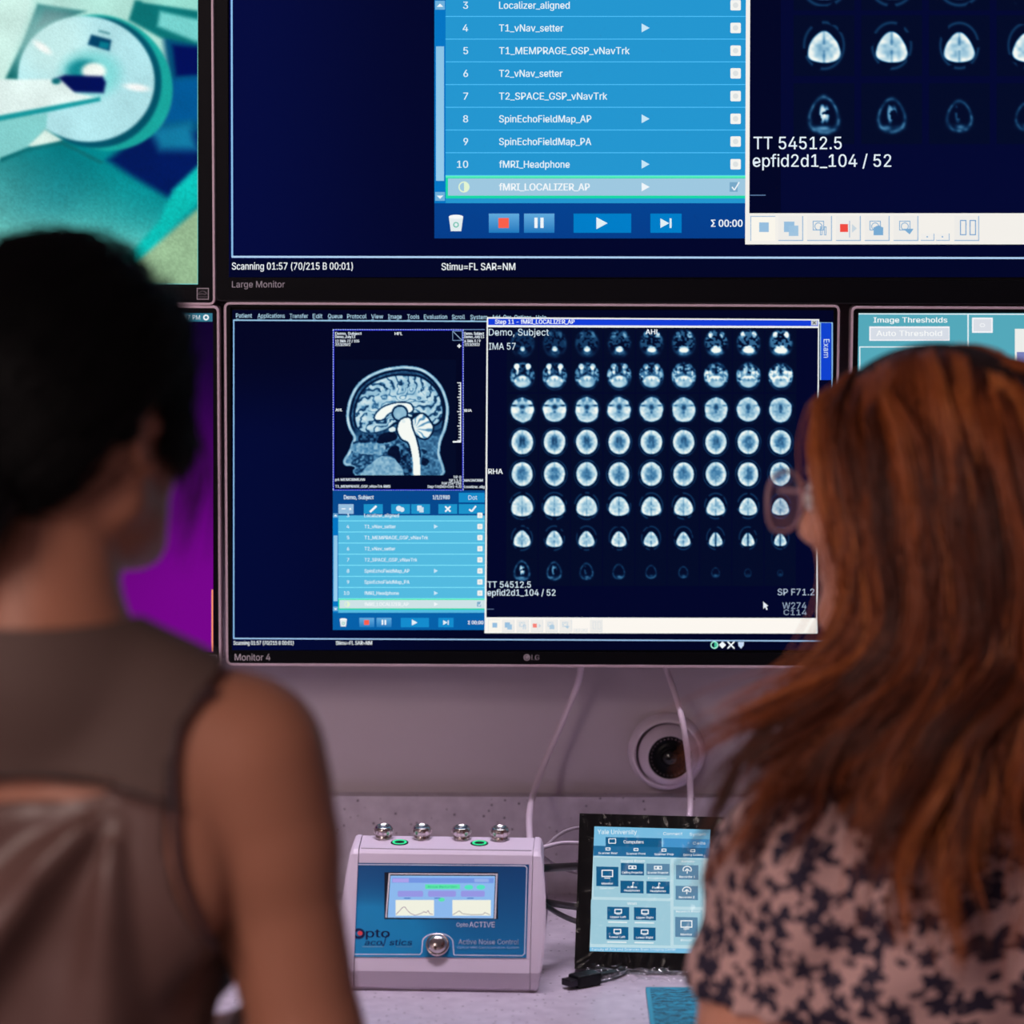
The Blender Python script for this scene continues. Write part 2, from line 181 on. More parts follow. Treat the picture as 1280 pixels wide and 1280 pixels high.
def glyphs(body, bold):
    k = (body, bold)
    if k not in _glyphs:
        V, F, N = [], [], 0; u = 0.70/102
        for ps in range(4):                      # overlapping strokes of a letter are filled one after the other
            cu = bpy.data.curves.new('t', 'CURVE'); cu.dimensions = '2D'; cu.fill_mode = 'BOTH'; cu.offset = bold; x = 0
            for ch in body:
                if ch not in LETTERS: x += 38; continue
                for lp in (STROKES[ch][ps] if ps < len(STROKES[ch]) else []):
                    sp = cu.splines.new('POLY'); n = len(lp)//2; sp.points.add(n-1); sp.use_cyclic_u = True
                    for q in range(n): sp.points[q].co = ((x+lp[2*q])*u, lp[2*q+1]*u, 0, 1)
                x += LETTERS[ch][0]
            if len(cu.splines):
                o = bpy.data.objects.new('t', cu); me = bpy.data.meshes.new_from_object(o)
                V += [tuple(q.co[:2]) for q in me.vertices]; F += [tuple(i+N for i in p.vertices) for p in me.polygons]; N = len(V)
                bpy.data.objects.remove(o); bpy.data.meshes.remove(me)
            bpy.data.curves.remove(cu)
        _glyphs[k] = (np.array(V).reshape(-1, 2), F)
    return _glyphs[k]
CAP = 0.70
class Canvas:
    """one sheet of printed or glowing marks, drawn in pixels of the photograph and laid on a plane of the place"""
    def __init__(s, mapf): s.map = mapf; s.v = []; s.f = []; s.c = []; s.n = 0
    def put(s, xy, faces, cols, layer):
        xy = np.asarray(xy, float); s.v.append(s.map(xy[:, 0], xy[:, 1], layer)); s.f += [tuple(i+s.n for i in f) for f in faces]
        cols = np.asarray(cols, float)
        if cols.ndim == 1: cols = np.tile(cols, (len(xy), 1))
        s.c.append(lin(cols/255.0)); s.n += len(xy)
    def rect(s, x0, y0, x1, y1, col, layer=1, col2=None):   # col2: colour of the lower edge
        c = np.array([col, col, col2 or col, col2 or col], float)
        s.put([(x0, y0), (x1, y0), (x1, y1), (x0, y1)], [(0, 3, 2, 1)], c, layer)
    def frame(s, x0, y0, x1, y1, w, col, layer=2):
        s.rect(x0, y0, x1, y0+w, col, layer); s.rect(x0, y1-w, x1, y1, col, layer)
        s.rect(x0, y0+w, x0+w, y1-w, col, layer); s.rect(x1-w, y0+w, x1, y1-w, col, layer)
    def poly(s, pts, col, layer=2):
        pts = [tuple(p) for p in pts]; a = sum(p[0]*q[1]-q[0]*p[1] for p, q in zip(pts, pts[1:]+pts[:1]))
        if a > 0: pts = pts[::-1]
        s.put(pts, [tuple(range(len(pts)))], col, layer)
    def line(s, pts, w, col, layer=2):
        for (x0, y0), (x1, y1) in zip(pts, pts[1:]):
            L = math.hypot(x1-x0, y1-y0) or 1; nx, ny = -(y1-y0)/L*w/2, (x1-x0)/L*w/2
            s.poly([(x0+nx, y0+ny), (x1+nx, y1+ny), (x1-nx, y1-ny), (x0-nx, y0-ny)], col, layer)
    def disc(s, x, y, r, col, layer=2, ry=None, n=24):
        ry = ry or r; s.poly([(x+r*math.cos(2*math.pi*k/n), y+ry*math.sin(2*math.pi*k/n)) for k in range(n)], col, layer)
    def ring(s, x, y, r, w, col, layer=2, ry=None, a0=0, a1=360, n=32):
        ry = ry or r
        s.line([(x+r*math.cos(math.radians(a0+(a1-a0)*k/n)), y+ry*math.sin(math.radians(a0+(a1-a0)*k/n))) for k in range(n+1)], w, col, layer)
    def tri(s, x, y, w, h, col, layer=2): s.poly([(x-w/2, y-h/2), (x+w/2, y), (x-w/2, y+h/2)], col, layer)
    def round_rect(s, x0, y0, x1, y1, r, col, layer=2):
        p = []
        for cx, cy, a in ((x1-r, y0+r, -90), (x1-r, y1-r, 0), (x0+r, y1-r, 90), (x0+r, y0+r, 180)):
            p += [(cx+r*math.cos(math.radians(a+k*22.5)), cy+r*math.sin(math.radians(a+k*22.5))) for k in range(5)]
        s.poly(p, col, layer)
    def text(s, body, x, y, h, col, layer=3, w=None, bold=0.0, align='l', slant=0.0, rot=0):
        v, f = glyphs(body, 0.0)
        if not len(v): return
        v = v.copy(); sc = h/CAP; x0 = v[:, 0].min(); v[:, 0] -= x0
        W = v[:, 0].max(); kx = (w/W) if w else sc
        X = v[:, 0]*kx + v[:, 1]*sc*slant; Y = -v[:, 1]*sc
        if align == 'r': X = X - X.max()
        elif align == 'c': X = X - X.max()/2
        if rot: X, Y = -Y, X                     # turned a quarter clockwise
        for dx in ((-bold*sc*.8, bold*sc*.8) if bold else (0,)): s.put(np.stack([x+X+(0 if rot else dx), y+Y+(dx if rot else 0)], 1), f, col, layer)
    def grid(s, x0, y0, x1, y1, img, layer=2):
        h, w = img.shape[:2]; gx, gy = np.meshgrid(x0, y0) if x1 is None else np.meshgrid(np.linspace(x0, x1, w), np.linspace(y0, y1, h))
        i = np.arange(h*w).reshape(h, w); q = np.stack([i[:-1, :-1], i[1:, :-1], i[1:, 1:], i[:-1, 1:]], -1).reshape(-1, 4)
        s.put(np.stack([gx.ravel(), gy.ravel()], 1), q.tolist(), img.reshape(-1, 3), layer)
    def build(s, name, mat, parent):
        v = np.concatenate(s.v); c = np.concatenate(s.c); me = bpy.data.meshes.new(name)
        me.from_pydata(v.tolist(), [], s.f)
        at = me.color_attributes.new('col', 'FLOAT_COLOR', 'POINT')
        at.data.foreach_set('color', np.concatenate([c, np.ones((len(c), 1))], 1).astype(np.float32).ravel())
        return link(name, me, mat, parent)

def attr_mat(name, glow, rough=0.4, sampling='AUTO', strength=1.0):
    m = new_mat(name, (0.0, 0.0, 0.0), rough, spec=0.02 if glow else 0.3); n, l, b = nodes(m)
    a = n.new('ShaderNodeAttribute'); a.attribute_name = 'col'
    if glow:
        l.new(a.outputs['Color'], b.inputs['Emission Color']); b.inputs['Emission Strength'].default_value = strength
        m.cycles.emission_sampling = sampling
    else: l.new(a.outputs['Color'], b.inputs['Base Color'])
    return m
GLOW = attr_mat('screen_light', True, sampling='FRONT'); GLOW_FINE = attr_mat('screen_light_fine', True, sampling='NONE')
PRINT = attr_mat('printed_ink', False)

# ------------------------------------------------------------------ materials
M = {}
M['wall'] = new_mat('painted_wall', S(190, 178, 188), 0.8); add_noise_bump(M['wall'], 260, 0.12, 0.001)
M['ceiling'] = new_mat('ceiling_paint', S(190, 185, 188), 0.9)
M['floor'] = new_mat('vinyl_floor', S(90, 88, 92), 0.5)
def speckled(name, base, dark, light, scale, rough):
    m = new_mat(name, base, rough); n, l, b = nodes(m); tc = n.new('ShaderNodeTexCoord')
    v = n.new('ShaderNodeTexVoronoi'); v.inputs['Scale'].default_value = scale
    no = n.new('ShaderNodeTexNoise'); no.inputs['Scale'].default_value = scale*0.45; no.inputs['Detail'].default_value = 4
    r1 = n.new('ShaderNodeValToRGB'); r1.color_ramp.elements[0].position = 0.10; r1.color_ramp.elements[0].color = (*dark, 1)
    r1.color_ramp.elements[1].position = 0.22; r1.color_ramp.elements[1].color = (1, 1, 1, 1)
    sep = n.new('ShaderNodeSeparateColor'); gt = n.new('ShaderNodeMath'); gt.operation = 'LESS_THAN'; gt.inputs[1].default_value = 0.42
    r2 = n.new('ShaderNodeValToRGB'); r2.color_ramp.elements[0].position = 0.35; r2.color_ramp.elements[0].color = (*base, 1)
    r2.color_ramp.elements[1].position = 0.72; r2.color_ramp.elements[1].color = (*light, 1)
    mx = n.new('ShaderNodeMix'); mx.data_type = 'RGBA'; mx.blend_type = 'MULTIPLY'
    l.new(tc.outputs['Object'], v.inputs['Vector']); l.new(tc.outputs['Object'], no.inputs['Vector'])
    l.new(v.outputs['Distance'], r1.inputs[0]); l.new(v.outputs['Color'], sep.inputs[0]); l.new(sep.outputs[0], gt.inputs[0])
    l.new(no.outputs['Fac'], r2.inputs[0]); l.new(gt.outputs[0], mx.inputs['Factor']); l.new(r2.outputs[0], mx.inputs['A']); l.new(r1.outputs[0], mx.inputs['B'])
    l.new(mx.outputs['Result'], b.inputs['Base Color'])
    return m
M['quartz'] = speckled('speckled_quartz', S(186, 176, 190), S(112, 100, 112), S(205, 196, 208), 135, 0.35)
M['black'] = new_mat('black_plastic', (0.003, 0.0035, 0.005), 0.45, spec=0.25)
M['bezel'] = new_mat('satin_black_bezel', (0.0015, 0.002, 0.004), 0.35, spec=0.15)
M['rim'] = new_mat('pink_grey_metal_rim', S(222, 200, 212), 0.4, 0.35)
M['rim_dark'] = new_mat('dark_metal_rim', S(40, 36, 44), 0.4, 0.5)
M['white_plastic'] = new_mat('white_plastic', S(222, 208, 224), 0.42)
M['white_cable'] = new_mat('white_cable', S(222, 205, 220), 0.45)
M['black_cable'] = new_mat('black_cable', (0.006, 0.006, 0.007), 0.4)
M['grey_cable'] = new_mat('grey_cable', S(150, 136, 146), 0.45)
M['steel'] = new_mat('brushed_steel', S(215, 205, 205), 0.18, 1.0)
M['green_led'] = new_mat('green_led', (0.01, 0.2, 0.1), 0.4); M['green_led'].node_tree.nodes['Principled BSDF'].inputs['Emission Color'].default_value = (*S(40, 235, 150), 1)
M['green_led'].node_tree.nodes['Principled BSDF'].inputs['Emission Strength'].default_value = 0.9
M['seam'] = new_mat('dark_seam', (0.01, 0.009, 0.011), 0.8)
M['lens'] = new_mat('dark_lens', (0.002, 0.002, 0.003), 0.05)
M['cabinet'] = new_mat('cabinet_laminate', S(150, 142, 146), 0.5)

# ------------------------------------------------------------------ the room
CZ = float(on_y(700, 1117, -0.02)[2])            # counter height, from the foot of the backsplash
def struct(name, mat, *boxes):
    b = MB()
    for q in boxes: b.box(*q)
    o = b.build(name, mat); o['kind'] = 'structure'; return o
struct('floor', M['floor'], (-2.4, 2.4, -5.6, 0, -0.1, 0))
struct('ceiling', M['ceiling'], (-2.4, 2.4, -5.6, 0, 2.7, 2.8))
struct('wall_back', M['wall'], (-2.5, 2.5, 0, 0.1, -0.1, 2.8))
struct('wall_left', M['wall'], (-2.5, -2.4, -5.6, 0, -0.1, 2.8))
struct('wall_right', M['wall'], (2.4, 2.5, -5.6, 0, -0.1, 2.8))
struct('wall_front', M['wall'], (-2.5, 2.5, -5.7, -5.6, -0.1, 2.8))
ZB = float(on_y(700, 996.3, -0.02)[2])
struct('trim_1', M['quartz'], (-2.4, 2.4, -0.02, 0, CZ, ZB))
b = MB(); b.box(-2.4, 2.4, -0.66, 0, CZ-0.035, CZ, 0.003)
tag(b.build('countertop', M['quartz'], loc=(0, -0.33, CZ-0.035)), 'pale speckled stone worktop running below the screens', 'countertop')
for i in range(4):
    x0 = -2.4+1.2*i
    e = empty('base_cabinet', (x0+0.6, -0.3, 0), 'grey laminate base cabinet under the speckled worktop', 'cabinet', 'base cabinets under the worktop')
    b = MB(); b.box(x0+0.002, x0+1.198, -0.6, -0.002, 0.0, CZ-0.036); b.build('body', M['cabinet'], e)
    for k in range(2):
        b = MB(); b.box(x0+0.006+0.597*k, x0+0.597+0.597*k, -0.62, -0.6, 0.1, CZ-0.045, 0.002); d = b.build('door', M['cabinet'], e)
        b = MB(); xh = x0+0.55+0.1*k; b.tube(spline([(xh, -0.62, 0.7), (xh, -0.65, 0.71), (xh, -0.65, 0.81), (xh, -0.62, 0.82)]), 0.005); b.build('handle', M['steel'], d)
for x, y, w, h in ((-1.1, -3.3, 0.6, 1.2), (-1.75, -4.7, 0.6, 1.2), (0.1, -0.36, 1.56, 0.2)):  # last panel is an added, unseen housing for the worktop fill
    e = empty('ceiling_light', (x, y, 2.7), 'unseen flat white ceiling light panel over the room', 'ceiling light', 'ceiling light panels')
    b = MB(); b.box(x-w/2, x+w/2, y-h/2, y+h/2, 2.675, 2.7); b.build('frame', M['white_plastic'], e)
# ------------------------------------------------------------------ pictures shown on the screens (painted pixel by pixel, then laid out as fine grids)
def blur(a, k=1):
    for _ in range(k):
        p = np.pad(a, [(1, 1), (1, 1)]+[(0, 0)]*(a.ndim-2), mode='edge')
        a = (p[:-2, 1:-1]+p[2:, 1:-1]+p[1:-1, :-2]+p[1:-1, 2:]+2*p[1:-1, 1:-1])/6
    return a
def vnoise(X, Y, sc, seed):                      # smooth value noise
    r = np.random.default_rng(seed).random((64, 64)); x = X*sc % 64; y = Y*sc % 64
    i = np.floor(x).astype(int); j = np.floor(y).astype(int); fx = x-i; fy = y-j; fx = fx*fx*(3-2*fx); fy = fy*fy*(3-2*fy)
    i %= 64; j %= 64; i2 = (i+1) % 64; j2 = (j+1) % 64
    return (r[j, i]*(1-fx)+r[j, i2]*fx)*(1-fy)+(r[j2, i]*(1-fx)+r[j2, i2]*fx)*fy
def inpoly(X, Y, P):
    ins = np.zeros(X.shape, bool); n = len(P)
    for i in range(n):
        x0, y0 = P[i]; x1, y1 = P[(i+1) % n]
        if y0 == y1: continue
        c = ((y0 > Y) != (y1 > Y)) & (X < (x1-x0)*(Y-y0)/(y1-y0)+x0); ins ^= c
    return ins
def dist_poly(X, Y, P, closed=True):
    d = np.full(X.shape, 1e9); n = len(P)
    for i in range(n if closed else n-1):
        ax, ay = P[i]; bx, by = P[(i+1) % n]; dx, dy = bx-ax, by-ay
        t = np.clip(((X-ax)*dx+(Y-ay)*dy)/(dx*dx+dy*dy+1e-9), 0, 1); d = np.minimum(d, np.hypot(X-ax-t*dx, Y-ay-t*dy))
    return d
def smooth2(P, n=6):
    P = [np.array(p, float) for p in P]; N = len(P); out = []
    for i in range(N):
        a, b, c, d = P[i-1], P[i], P[(i+1) % N], P[(i+2) % N]
        for t in np.linspace(0, 1, n, endpoint=False):
            out.append(0.5*((2*b)+(c-a)*t+(2*a-5*b+4*c-d)*t*t+(3*b-a-3*c+d)*t**3))
    return [tuple(p) for p in out]
def sst(e0, e1, x): t = np.clip((x-e0)/(e1-e0), 0, 1); return t*t*(3-2*t)
TONES = np.array([[2, 7, 36], [14, 48, 86], [70, 128, 170], [165, 204, 222], [246, 250, 244]], float)
def tone(g): 
    g = np.clip(g, 0, 1); return np.stack([np.interp(g, [0, .22, .5, .76, 1], TONES[:, k]) for k in range(3)], -1)

def slice_picture(row, col, w=46, h=54):
    """one axial slice of the head, the series running from the skull base (row 0) to the crown (row 7)"""
    k = row*9+col; u, v = np.meshgrid(np.linspace(-1.15, 1.15, w), np.linspace(1.25, -1.25, h)); seed = 100+k
    n1 = vnoise(u+9, v+9, 3.2, seed); n2 = vnoise(u+9, v+9, 7.0, seed+500)
    def ell(cx, cy, rx, ry, s=0.12): q = np.hypot((u-cx)/rx, (v-cy)/ry); return sst(1+s, 1-s, q)
    def rim(cx, cy, rx, ry, wd): q = np.hypot((u-cx)/rx, (v-cy)/ry); return np.exp(-((q-1)/wd)**2)
    rag = (n1-.5)*.25; g = np.zeros_like(u)
    if row == 0:
        f = col/8
        g += (.18+.25*f)*(n2 > .45)*ell(0, .15, .8, .95, .2)*(v > -.3) + .20*rim(0, 0, .8, .98, .12)*n1
        for sx in (-1, 1): g += (.15+.85*f**1.5)*ell(sx*.42, .72, .16, .24, .35)*(.6+.4*n1)
        g += (.75+.1*f)*ell(0, -.38-.05*f, .16+.3*f, .18+.1*f, .35); g += (.25+.35*f)*ell(0, -.62, .36+.2*f, .26, .4)*(.6+.6*n2)
    elif row == 1:
        f = col/8
        for sx in (-1, 1):
            g += max(0, 1-1.2*f)*ell(sx*.43, .78, .19, .22, .25) + (.75*(1-f)+.2)*ell(sx*.40, .45, .10, .3, .4)*n1*1.3
            g += (.2+.6*f)*ell(sx*.52, .12, .24+.1*f, .26+.06*f, .3)*(.6+.5*n1); g += (.1+.5*f)*ell(sx*.2, .55, .16, .34, .4)*(n2+.2)
        g += .72*ell(0, -.42, .62, .46, .18)*(.75+.4*n1)+.12*ell(0, -.6, .4, .25, .5); g += .35*ell(0, -.1+.1*f, .26, .25, .3)
        for sx in (-1, 1): g += (.34+.1*f)*ell(sx*.72, .1, .16, .5, .3)*(n2 > .38)*(.5+n1)+.3*ell(sx*.62, -.32, .2, .14, .4)*(n1 > .4)
        g += .22*ell(0, .62, .5, .5, .3)*(n2 > .5); g *= 1-.35*ell(0, -.25, .08, .12, .5); g += .2*rim(0, -.02, .86, 1.02, .07)*(.3+n1)
    elif row == 2:
        f = col/8; R = np.hypot(u/(.86+rag*.4), (v+.02)/(.98+rag*.5))
        g = sst(1.04, .92, R)*(.66+.25*sst(.4, 1, R)+.2*(n2-.5))
        for sx in (-1, 1):
            g *= 1-(.85*(1-f)+.25)*np.exp(-(((u-sx*.62)/.2)**2+((v-.32)/.07)**2)); g += .25*(1-f)*ell(sx*.5, -.05, .3, .25, .4)
            g *= 1-.5*(1-f)*ell(sx*.25, .85, .18, .25, .4)
        g *= 1-(.7-.2*f)*ell(0, .22-.05*f, .2-.06*f, .16+.12*f, .6); g *= 1-.4*ell(0, -.2, .09, .1, .6); g += .22*rim(0, 0, .95, 1.1, .05)*n1
    elif row in (3, 4):
        f = (k-27)/17; R = np.hypot(u/(.80-.05*f+rag*.15), v/(.96-.03*f+rag*.2))
        g = sst(1.04, .94, R)*(.60+.36*sst(.35, .95, R)+.22*(n2-.5)); dv = max(0, 1-f*1.3)
        for sx in (-1, 1):
            g *= 1-(.55*dv)*ell(sx*.11, .12, .10, .34, .6); g *= 1-.3*(1-f)*ell(sx*.2, -.3, .12, .14, .6)
        g *= 1-.18*np.exp(-(u/.05)**2)*(np.abs(v) > .1); g *= 1-.22*f*(n1 > .5)*ell(0, 0, .45, .6, .5); g += .30*rim(0, 0, .92, 1.1, .035)*(.4+n1)
    elif row in (5, 6):
        f = (k-45)/17; rx, ry = .78-.38*f, .84-.30*f; vv = v+.03+.10*f
        R = np.hypot(u/(rx*(1-(.14+.30*f)*np.clip(vv/ry, -1, 1))+rag*.12), np.where(vv < 0, np.abs(vv/(ry*.92+rag*.12))**1.4, vv/(ry+rag*.12)))
        g = sst(1.06, .93, R)*(.74+.22*sst(.3, .95, R)+.25*(n2-.5)); g *= 1-.3*np.exp(-(u/.045)**2)*(np.abs(vv) > .15*ry)
        if col > 5 and row == 6: g *= 1-.7*np.exp(-(u/.06)**2)
        g += .26*rim(0, 0, .90-.28*f, 1.06-.2*f, .06)*(n1 > .35)
    else:
        f = col/8; sz = .82-.55*f; R = np.hypot(u/(.66*sz*(1-.35*np.clip(v+.1, -1, 1))), (v+.2*f+.05)/(.9*sz))
        g = np.exp(-((R-1)/.12)**2)*(.34-.14*f)*(.4+1.1*n2); g += (1 if col < 3 else 0)*(.9-.3*col)*ell(-.06, .0, .10, .36, .4)*(n2 > .3)+(1 if col < 2 else 0)*(.8-.3*col)*ell(.1, -.02, .09, .3, .5)*(n1 > .4)
        g += (.55-.2*f)*np.exp(-((v+.62*sz+.1+.1*f)/.1)**2-(u/(.45*sz))**2)*n1*1.2
    e = np.maximum(np.abs(u)/1.15, np.abs(v)/1.25); g = blur(g, 1)*sst(1.0, .9, e)
    return tone(.02+g*.97)

def head_picture(step=2.6):
    """sagittal cut of a head; coordinates of the outlines are local to this picture"""
    xs = np.arange(530, 1092, step); ys = np.arange(300, 845, step); X, Y = np.meshgrid(xs, ys)
    head = smooth2([(860, 328), (930, 340), (985, 375), (1030, 430), (1055, 500), (1058, 560), (1045, 630), (1025, 680), (1016, 740), (1028, 850), (800, 852), (640, 850), (612, 838), (606, 822), (616, 808), (596, 800), (574, 800), (560, 786), (564, 765), (580, 740), (592, 715), (600, 690), (608, 668), (598, 648), (584, 620), (575, 580), (576, 540), (590, 480), (622, 420), (672, 376), (740, 345), (800, 332)], 4)
    cere = smooth2([(860, 374), (925, 382), (985, 425), (1018, 480), (1030, 545), (1018, 585), (985, 605), (950, 560), (900, 552), (880, 575), (835, 590), (800, 600), (760, 630), (700, 645), (650, 640), (622, 610), (616, 550), (632, 485), (670, 430), (725, 395), (800, 374)], 5)
    D = dist_poly(X, Y, head)*np.where(inpoly(X, Y, head), 1, -1)
    n1, n2, n3 = vnoise(X, Y, .05, 1), vnoise(X, Y, .11, 2), vnoise(X, Y, .025, 3)
    up = sst(690, 600, Y)
    g = np.where(D > 0, .34+.25*n2, 0)
    rim = sst(0, 4, D)*sst(17, 12, D)
    g = np.where(D > 15, g*(1-up*.9), g)
    g = np.where((D > 26) & (dist_poly(X, Y, cere) < 26), (.20+.22*n2)*up+g*(1-up), g); g = np.maximum(g, rim*(.66+.2*n1)*(.85+.15*sst(850, 700, Y)))
    # face: nose cavity, palate, tongue, throat, neck muscle and spine
    face = inpoly(X, Y, [(600, 690), (720, 650), (800, 640), (840, 680), (840, 850), (600, 850)])
    g = np.where(face & (D > 6), .16+.55*np.abs(np.sin((Y+X*.35)*.085+3*n1))*n2, g)
    for P, c, b_ in (([(600, 700), (690, 690), (755, 700), (750, 735), (690, 745), (610, 735)], .50, .3), ([(690, 790), (740, 755), (800, 765), (835, 810), (840, 850), (660, 850), (660, 815)], .58, .2),
                     ([(740, 650), (800, 640), (815, 670), (770, 690), (720, 690)], .02, .04), ([(780, 715), (815, 705), (835, 740), (825, 790), (800, 760), (770, 745)], .02, .04), ([(640, 655), (710, 655), (720, 680), (640, 690)], .12, .5),
                     ([(825, 700), (870, 720), (885, 850), (850, 850)], .15, .55), ([(920, 700), (1000, 660), (1005, 760), (1015, 850), (930, 850)], .36, .3), ([(935, 760), (965, 775), (950, 800), (930, 790)], .05, .1), ([(930, 720), (955, 730), (940, 745)], .1, .1)):
        m = inpoly(X, Y, smooth2(P, 4)); g = np.where(m, c+b_*(n2-.3), g)
    # brain
    wx = X+26*(n1-.5)+14*(n2-.5); wy = Y+26*(vnoise(X, Y, .05, 8)-.5)
    ang = np.arctan2(wy-540, wx-820); rad = np.hypot(wx-820, (wy-540)*1.05); dC = dist_poly(X, Y, cere)
    fold = np.abs(np.sin(ang*11+2.2*np.sin(rad*.035))); fold2 = np.abs(np.sin(rad*.085+2.5*n3*6))
    gy = np.where((dC < 58), sst(.1, .75, fold)*sst(.0, .35, fold2+.2), sst(.05, .6, fold2)*.7+.3)
    brain = inpoly(X, Y, cere); g = np.where(brain, (.16+.58*gy)*(.85+.3*n1)*sst(0, 6, dC)+.04, g)
    g = np.where(~brain & (dC < 7) & (Y < 620), .06, g)
    arc = smooth2([(712, 578), (722, 548), (760, 520), (820, 504), (872, 508), (888, 532), (872, 548), (850, 536), (815, 534), (775, 552), (745, 580)], 5)
    dA = dist_poly(X, Y, arc); inA = inpoly(X, Y, arc); g = np.where(~inA & (dA < 7) & brain, .14, g); g = np.where(inA, .97, g)
    r = np.hypot(X-828, (Y-552)); g = np.where(r < 40, .1, g); g = np.where(r < 31, .62+.1*n1, g)
    for P, c in (([(905, 568), (935, 556), (965, 585), (982, 625), (955, 668), (915, 660), (888, 625), (884, 590)], None), ([(832, 585), (872, 575), (884, 620), (905, 680), (920, 760), (922, 852), (894, 852), (888, 770), (870, 692), (838, 672), (818, 630)], .99)):
        P = smooth2(P, 5); m = inpoly(X, Y, P); d = dist_poly(X, Y, P); g = np.where(~m & (d < 8) & (Y < 760), .07, g)
        if c is None:
            a2 = np.arctan2(Y-625, X-890); c = .95-.45*sst(.75, 1.0, np.abs(np.sin(a2*7+n1*2)))*sst(5, 30, np.hypot(X-890, Y-625))
        g = np.where(m, c, g)
    g = np.where(inpoly(X, Y, smooth2([(775, 625), (800, 615), (808, 632), (785, 640)], 3)), .9, g)
    g = np.where(np.hypot(X-845, Y-590) < 9, .9, g); g = np.where(D < 0, 0, g)
    return tone(blur(g, 1)*1.02+.015), (530, 300, xs[-1], ys[-1])

def scanner_picture():
    """the camera picture of the scanner room, in pixels of the photograph"""
    xs = np.concatenate([np.arange(-492, -20, 6.0), np.arange(-20, 247.6, 1.45)]); ys = np.arange(-66, 355.6, 1.45); X, Y = np.meshgrid(xs, ys); X = X*3.2; Y = Y*3.2
    I = np.zeros(X.shape+(3,)); n1 = vnoise(X, Y, .012, 21); n2 = vnoise(X, Y, .12, 22); n3 = vnoise(X, Y, .3, 23)
    def put(m, c): 
        nonlocal I
        m = np.asarray(m, float)[..., None]; I = I*(1-m)+np.array(c, float)*m
    def pg(P, c, soft=7): 
        d = dist_poly(X, Y, P)*np.where(inpoly(X, Y, P), 1, -1); put(sst(-soft, soft, d), c)
    def el(cx, cy, rx, ry, c, soft=.03, rot=0):
        ca, sa = math.cos(math.radians(rot)), math.sin(math.radians(rot)); dx, dy = X-cx, Y-cy
        q = np.hypot((dx*ca+dy*sa)/rx, (-dx*sa+dy*ca)/ry); put(sst(1+soft, 1-soft, q), c)
    put(np.ones(X.shape), (176, 226, 214))
    pg([(-600, -300), (130, -300), (130, 20), (20, 320), (-600, 330)], (206, 240, 230), 20)
    pg([(-600, 600), (900, 500), (900, 1200), (-600, 1200)], (0, 148, 150), 30)                 # floor
    put(sst(900, 1400, Y*1.15-X*.55+420)*.9, (140, 226, 214)); put(sst(120, 330, np.hypot(X-300, (Y-700)*1.6))*0, (0, 0, 0))
    put(sst(330, 120, np.hypot((X-90)*.8, Y-690))*.4, (0, 84, 100)); put(sst(300, 90, np.hypot((X-430)*.6, (Y-760)))*.3, (0, 110, 125))
    pg([(640, 60), (900, 60), (900, 640), (560, 620), (690, 420)], (0, 78, 120), 18); pg([(690, 180), (800, 190), (800, 300), (705, 305)], (0, 14, 92), 12)
    pg([(690, 320), (900, 300), (900, 480), (660, 490)], (0, 88, 150), 22)
    pg([(430, 640), (560, 540), (900, 520), (900, 640), (690, 800), (520, 700)], (0, 24, 92), 22); pg([(600, 520), (760, 490), (790, 600), (640, 600)], (16, 120, 160), 30)
    pg([(690, 760), (900, 560), (900, 700), (640, 960), (540, 1060), (500, 1040), (640, 880)], (10, 190, 182), 14)
    pg([(900, 740), (900, 1200), (540, 1200), (540, 1055)], (150, 186, 146), 14)
    pg([(150, 15), (345, 45), (230, 90), (140, 160), (72, 320), (22, 315), (90, 170)], (4, 96, 98), 9); pg([(180, 40), (300, 55), (200, 90), (150, 110)], (0, 66, 74), 12)
    pg([(540, 0), (900, 40), (900, 200), (640, 150), (515, 80)], (8, 116, 118), 10); pg([(560, -60), (900, -10), (900, 60), (570, 10)], (150, 220, 206), 8)
    pg([(640, 45), (800, 80), (900, 100), (900, 170), (780, 165), (630, 105)], (120, 214, 210), 12)
    el(408, 330, 292, 262, (24, 168, 160), .02, 35); el(384, 330, 262, 262, (0, 82, 104), .03); el(345, 316, 274, 250, (176, 226, 232), .018, 12)
    put(sst(250, 60, np.hypot(X-200, Y-170))*.6, (206, 238, 232)); el(365, 295, 118, 92, (130, 214, 214), .35); el(335, 285, 66, 46, (20, 140, 150), .4)
    el(375, 285, 48, 34, (240, 248, 240), .3); pg([(205, 320), (260, 300), (410, 305), (424, 330), (415, 372), (280, 368), (210, 340)], (0, 14, 86), 8)
    pg([(365, 138), (446, 160), (438, 204), (350, 178)], (0, 66, 104), 4); pg([(400, 165), (438, 172), (432, 196), (395, 188)], (4, 128, 150), 4); pg([(395, 120), (440, 132), (438, 138), (393, 126)], (60, 130, 140), 3)
    el(170, 190, 40, 14, (246, 250, 246), .6, 35); el(548, 350, 48, 14, (250, 252, 250), .6, 8)
    pg([(-600, 300), (60, 318), (240, 316), (300, 372), (400, 392), (0, 468), (-600, 560)], (224, 242, 238), 6); pg([(-600, 560), (0, 462), (400, 388), (402, 404), (190, 448), (0, 484), (-600, 585)], (18, 150, 156), 5)
    pg([(-600, 590), (0, 486), (190, 452), (185, 510), (110, 590), (0, 640), (-600, 740)], (132, 208, 206), 6); pg([(110, 585), (180, 520), (250, 560), (170, 592)], (214, 236, 226), 5)
    pg([(0, 632), (110, 590), (250, 562), (420, 650), (400, 656), (250, 580), (110, 606), (0, 650)], (10, 110, 116), 4)
    el(225, 325, 18, 12, (10, 110, 120), .4)
